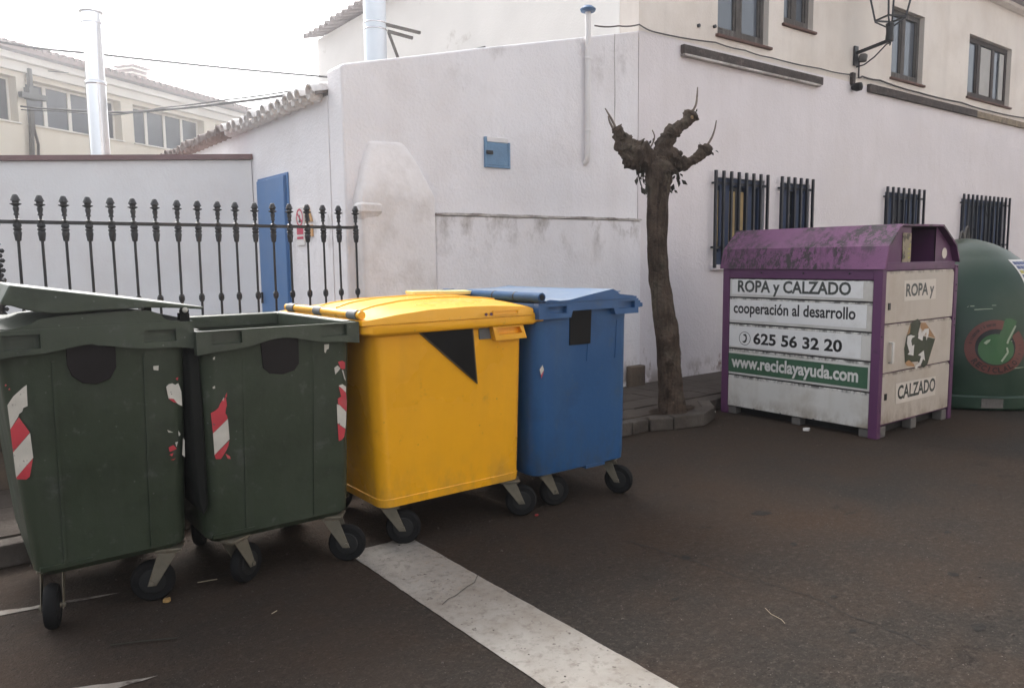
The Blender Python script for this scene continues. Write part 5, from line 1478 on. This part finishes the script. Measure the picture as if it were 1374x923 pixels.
# ------------------------------------------------------------------ pollarded tree
tree = thing('pollarded_tree', (5.62, 4.87, .12), 'pollarded tree with thick bare trunk and three knuckled stubs', 'tree')
def limb(path, rad, n=14, seed=0, rough_=.12, stretch=1.0):
    P = [Vector(p_) for p_ in path]
    pts, rs = [], []
    for i in range(len(P) - 1):
        m = 14 if len(P) > 8 else 9
        for k in range(m):
            t = k / m
            p0, p1, p2, p3 = P[max(i - 1, 0)], P[i], P[i + 1], P[min(i + 2, len(P) - 1)]
            pts.append(.5 * ((2 * p1) + (p2 - p0) * t + (2 * p0 - 5 * p1 + 4 * p2 - p3) * t * t + (3 * p1 - p0 - 3 * p2 + p3) * t ** 3))
            rs.append(rad[i] + (rad[i + 1] - rad[i]) * (3 * t * t - 2 * t ** 3))
    pts.append(P[-1]); rs.append(rad[-1])
    rings = []
    u = None
    for i, p_ in enumerate(pts):
        d_ = (pts[min(i + 1, len(pts) - 1)] - pts[max(i - 1, 0)]).normalized()
        u = d_.orthogonal().normalized() if u is None else (u - d_ * u.dot(d_)).normalized()
        w_ = d_.cross(u)
        ring = []
        for k in range(n):
            a_ = 2 * math.pi * k / n
            dirv = u * math.cos(a_) + w_ * math.sin(a_)
            q_ = p_ + dirv * rs[i]
            qs = Vector((q_.x, q_.y, q_.z * stretch))
            f_ = 1 + rough_ * (noise.noise(qs * 5 + Vector((seed, 0, 0))) * .8 + noise.noise(qs * 14 + Vector((seed, 3, 0))) * 1.0 + abs(noise.noise(qs * 30)) * 1.6 - .35)
            ring.append(p_ + dirv * rs[i] * f_)
        rings.append(ring)
    return rings
def place_limb(name, path, rad, parent, m='bark', n=16, seed=0, rough_=.12, stretch=1.0):
    mb = MB()
    mb.loft(limb(path, rad, n, seed, rough_, stretch))
    return mb.build(name, m, parent, 60)
trunk = place_limb('trunk', [(5.62, 4.86, .08), (5.615, 4.865, .16), (5.59, 4.88, .5), (5.575, 4.895, .85), (5.545, 4.91, 1.1), (5.50, 4.94, 1.42), (5.485, 4.955, 1.8), (5.49, 4.95, 2.15), (5.495, 4.945, 2.33), (5.50, 4.94, 2.43), (5.505, 4.935, 2.50), (5.505, 4.935, 2.55)],
                   [.165, .132, .116, .116, .106, .094, .090, .094, .128, .138, .10, .03], tree, n=72, seed=1, rough_=.15, stretch=.16)
l1 = place_limb('limb', [(5.50, 4.94, 2.42), (5.40, 5.02, 2.50), (5.315, 5.09, 2.55), (5.25, 5.14, 2.64), (5.21, 5.17, 2.74), (5.185, 5.19, 2.80)], [.09, .118, .130, .084, .058, .046], trunk, n=22, seed=4, rough_=.34)
l2 = place_limb('limb', [(5.50, 4.94, 2.40), (5.53, 4.92, 2.58), (5.585, 4.88, 2.74), (5.62, 4.85, 2.78), (5.69, 4.80, 2.83), (5.735, 4.765, 2.90), (5.75, 4.75, 2.93)], [.09, .082, .070, .054, .054, .078, .03], trunk, n=20, seed=8, rough_=.32)
l3 = place_limb('limb', [(5.50, 4.94, 2.40), (5.59, 4.88, 2.48), (5.66, 4.83, 2.46), (5.74, 4.77, 2.48), (5.80, 4.72, 2.53), (5.84, 4.69, 2.60), (5.845, 4.685, 2.64)], [.09, .118, .076, .048, .046, .064, .02], trunk, n=20, seed=12, rough_=.32)
place_limb('twig', [(5.19, 5.19, 2.77), (5.16, 5.21, 2.85), (5.10, 5.25, 2.97)], [.014, .011, .005], l1, 'twig', 7, 3, .1)
place_limb('twig', [(5.18, 5.20, 2.76), (5.14, 5.225, 2.84), (5.125, 5.235, 2.90)], [.014, .010, .005], l1, 'twig', 7, 5, .1)
place_limb('twig', [(5.735, 4.765, 2.92), (5.765, 4.745, 2.99), (5.775, 4.74, 3.07), (5.78, 4.74, 3.15)], [.012, .010, .008, .005], l2, 'twig', 7, 6, .1)
place_limb('twig', [(5.845, 4.685, 2.61), (5.885, 4.655, 2.69), (5.91, 4.64, 2.77), (5.92, 4.63, 2.85)], [.012, .010, .008, .005], l3, 'twig', 7, 7, .1)
place_limb('twig', [(5.43, 5.0, 2.60), (5.46, 4.98, 2.67), (5.465, 4.975, 2.72), (5.445, 4.985, 2.77)], [.009, .008, .007, .005], l1, 'twig', 6, 9, .1)
for i in range(60):                                                # pruning scars, bark burrs
    L_, c_, sp2 = random.choice(((l1, (5.36, 5.05, 2.54), .16), (l3, (5.60, 4.87, 2.47), .13), (trunk, (5.50, 4.94, 2.40), .15), (l2, (5.73, 4.77, 2.88), .08), (l2, (5.61, 4.86, 2.76), .07), (l1, (5.22, 5.17, 2.70), .08), (l3, (5.83, 4.7, 2.58), .07)))
    dv = Vector((random.gauss(0, 1), random.gauss(0, 1), random.gauss(0, 1))).normalized()
    p_ = Vector(c_) + dv * sp2 * random.uniform(.6, .95)
    r_ = random.uniform(.010, .026)
    mb = MB()
    mb.loft([[p_ + Vector((math.cos(t), math.sin(t), 0)) * r_ * rr_ * random.uniform(.7, 1.2) + Vector((0, 0, zz * r_)) for t in [2 * math.pi * k / 6 for k in range(6)]] for rr_, zz in ((.5, -1), (1, -.2), (.9, .4), (.3, 1))])
    mb.build('burr', 'cut_wood' if random.random() < .14 else 'bark', L_, 60)
def leaf(p_, s_, parent):
    dv = Vector((random.gauss(0, .5), random.gauss(0, .5), -random.uniform(.3, 1))).normalized()
    sd_ = dv.cross(Vector((random.gauss(0, 1), random.gauss(0, 1), .2))).normalized()
    up_ = sd_.cross(dv)
    p_ = Vector(p_)
    MB().add([p_, p_ + dv * s_ * .5 + sd_ * s_ * .25 + up_ * s_ * .1, p_ + dv * s_, p_ + dv * s_ * .5 - sd_ * s_ * .25 + up_ * s_ * .1], [(0, 1, 2), (0, 2, 3)]).build('leaf', 'leaf', parent)
for i in range(40):
    left = i < 22
    t = random.random()
    base_ = (Vector((5.37, 5.04, 2.44)).lerp(Vector((5.40, 5.02, 2.20)), t)) if left else (Vector((5.64, 4.84, 2.42)).lerp(Vector((5.59, 4.87, 2.20)), t))
    leaf(base_ + Vector((random.uniform(-.05, .03) if left else random.uniform(-.03, .06), random.uniform(-.04, .04), 0)), random.uniform(.045, .095), trunk)
for p_ in ((5.455, 4.98, 2.70), (5.44, 4.99, 2.68), (5.92, 4.64, 2.58), (5.89, 4.66, 2.57), (5.80, 4.72, 2.66), (5.78, 4.74, 2.96)):
    leaf(p_, .045, trunk)
place_limb('stem', [(5.385, 5.03, 2.46), (5.345, 5.06, 2.40), (5.36, 5.05, 2.30), (5.39, 5.03, 2.20)], [.008, .008, .007, .005], trunk, 'leaf', 6, 2, .1)

# ------------------------------------------------------------------ litter
def scrap(name, pts, m, label, cat, z=.006, t=.004):
    o = MB().prism([(x, y, z) for x, y in pts], (0, 0, t)).build(name, m)
    return tag(o, label, cat)
def blob(x, y, r, n=9):
    return [(x + r * random.uniform(.6, 1.1) * math.cos(2 * math.pi * k / n), y + r * random.uniform(.5, .9) * math.sin(2 * math.pi * k / n)) for k in range(n)]
scrap('paper_scrap', blob(6.34, 3.88, .04), 'paper', 'crumpled white paper scrap in front of the clothing bank', 'litter', t=.02)
scrap('paper_scrap', blob(6.36, 4.95, .03), 'paper', 'white scrap at the far foot of the clothing bank by the kerb', 'litter', t=.015)
scrap('dry_leaf', blob(.80, 3.78, .022), 'dry_yellow', 'yellow dry leaf at the wheel of the left green bin', 'litter', t=.012)
scrap('red_scrap', blob(2.93, 3.62, .014), 'red_scrap', 'tiny red scrap beside the right wheel of the yellow bin', 'litter', t=.008)
def twig(pts, r, m, label):
    tag(MB().tube([(x, y, .008 + r) for x, y in pts], r, 6).build('dry_twig', m, None, 60), label, 'litter')
twig([(.50, 3.47), (.60, 3.43), (.74, 3.36)], .003, 'leaf', 'dark twig on the asphalt in front of the left green bin')
twig([(2.93, 1.97), (2.90, 1.92), (2.89, 1.86), (2.87, 1.83)], .0012, 'straw', 'bent pale straw on the open asphalt right of the white line')
twig([(1.14, 3.33), (1.17, 3.345)], .002, 'straw', 'short pale straw below the open green bin')
twig([(.97, 3.90), (1.06, 3.88)], .0025, 'straw', 'pale straw between the two green bins')
gr = MB()
for i in range(420):
    x, y = random.uniform(-.2, 9), random.uniform(.9, 4.7)
    if random.random() < .4:
        y = 4.72 - abs(random.gauss(0, .25))
    r_ = random.uniform(.003, .009)
    gr.loft([[(x + r_ * q_ * math.cos(t) * random.uniform(.7, 1.2), y + r_ * q_ * math.sin(t), .001 + r_ * h_) for t in (0, 1.6, 3.1, 4.7)] for q_, h_ in ((1, 0), (.7, .7))])
o = gr.build('loose_grit', 'kerb')
tag(o, 'scattered grit and small stones on the road', 'grit', kind='stuff')

# ------------------------------------------------------------------ scattering volume added to imitate lens glare towards the hidden sun
hz = MB().box(-310, -310, -1, 310, 310, 10.5).build('glare_haze', 'cable')
hz['kind'] = 'stuff'
hm = bpy.data.materials.new('glare_haze')
hm.use_nodes = True
ht_ = hm.node_tree
ht_.nodes.clear()
pv_ = ht_.nodes.new('ShaderNodeVolumePrincipled')
pv_.inputs['Color'].default_value = (0.97, 0.97, 1.0, 1)
pv_.inputs['Density'].default_value = GLARE_DENSITY
pv_.inputs['Anisotropy'].default_value = 0.93
ho = ht_.nodes.new('ShaderNodeOutputMaterial')
ht_.links.new(pv_.outputs[0], ho.inputs['Volume'])
hz.data.materials.clear()
hz.data.materials.append(hm)
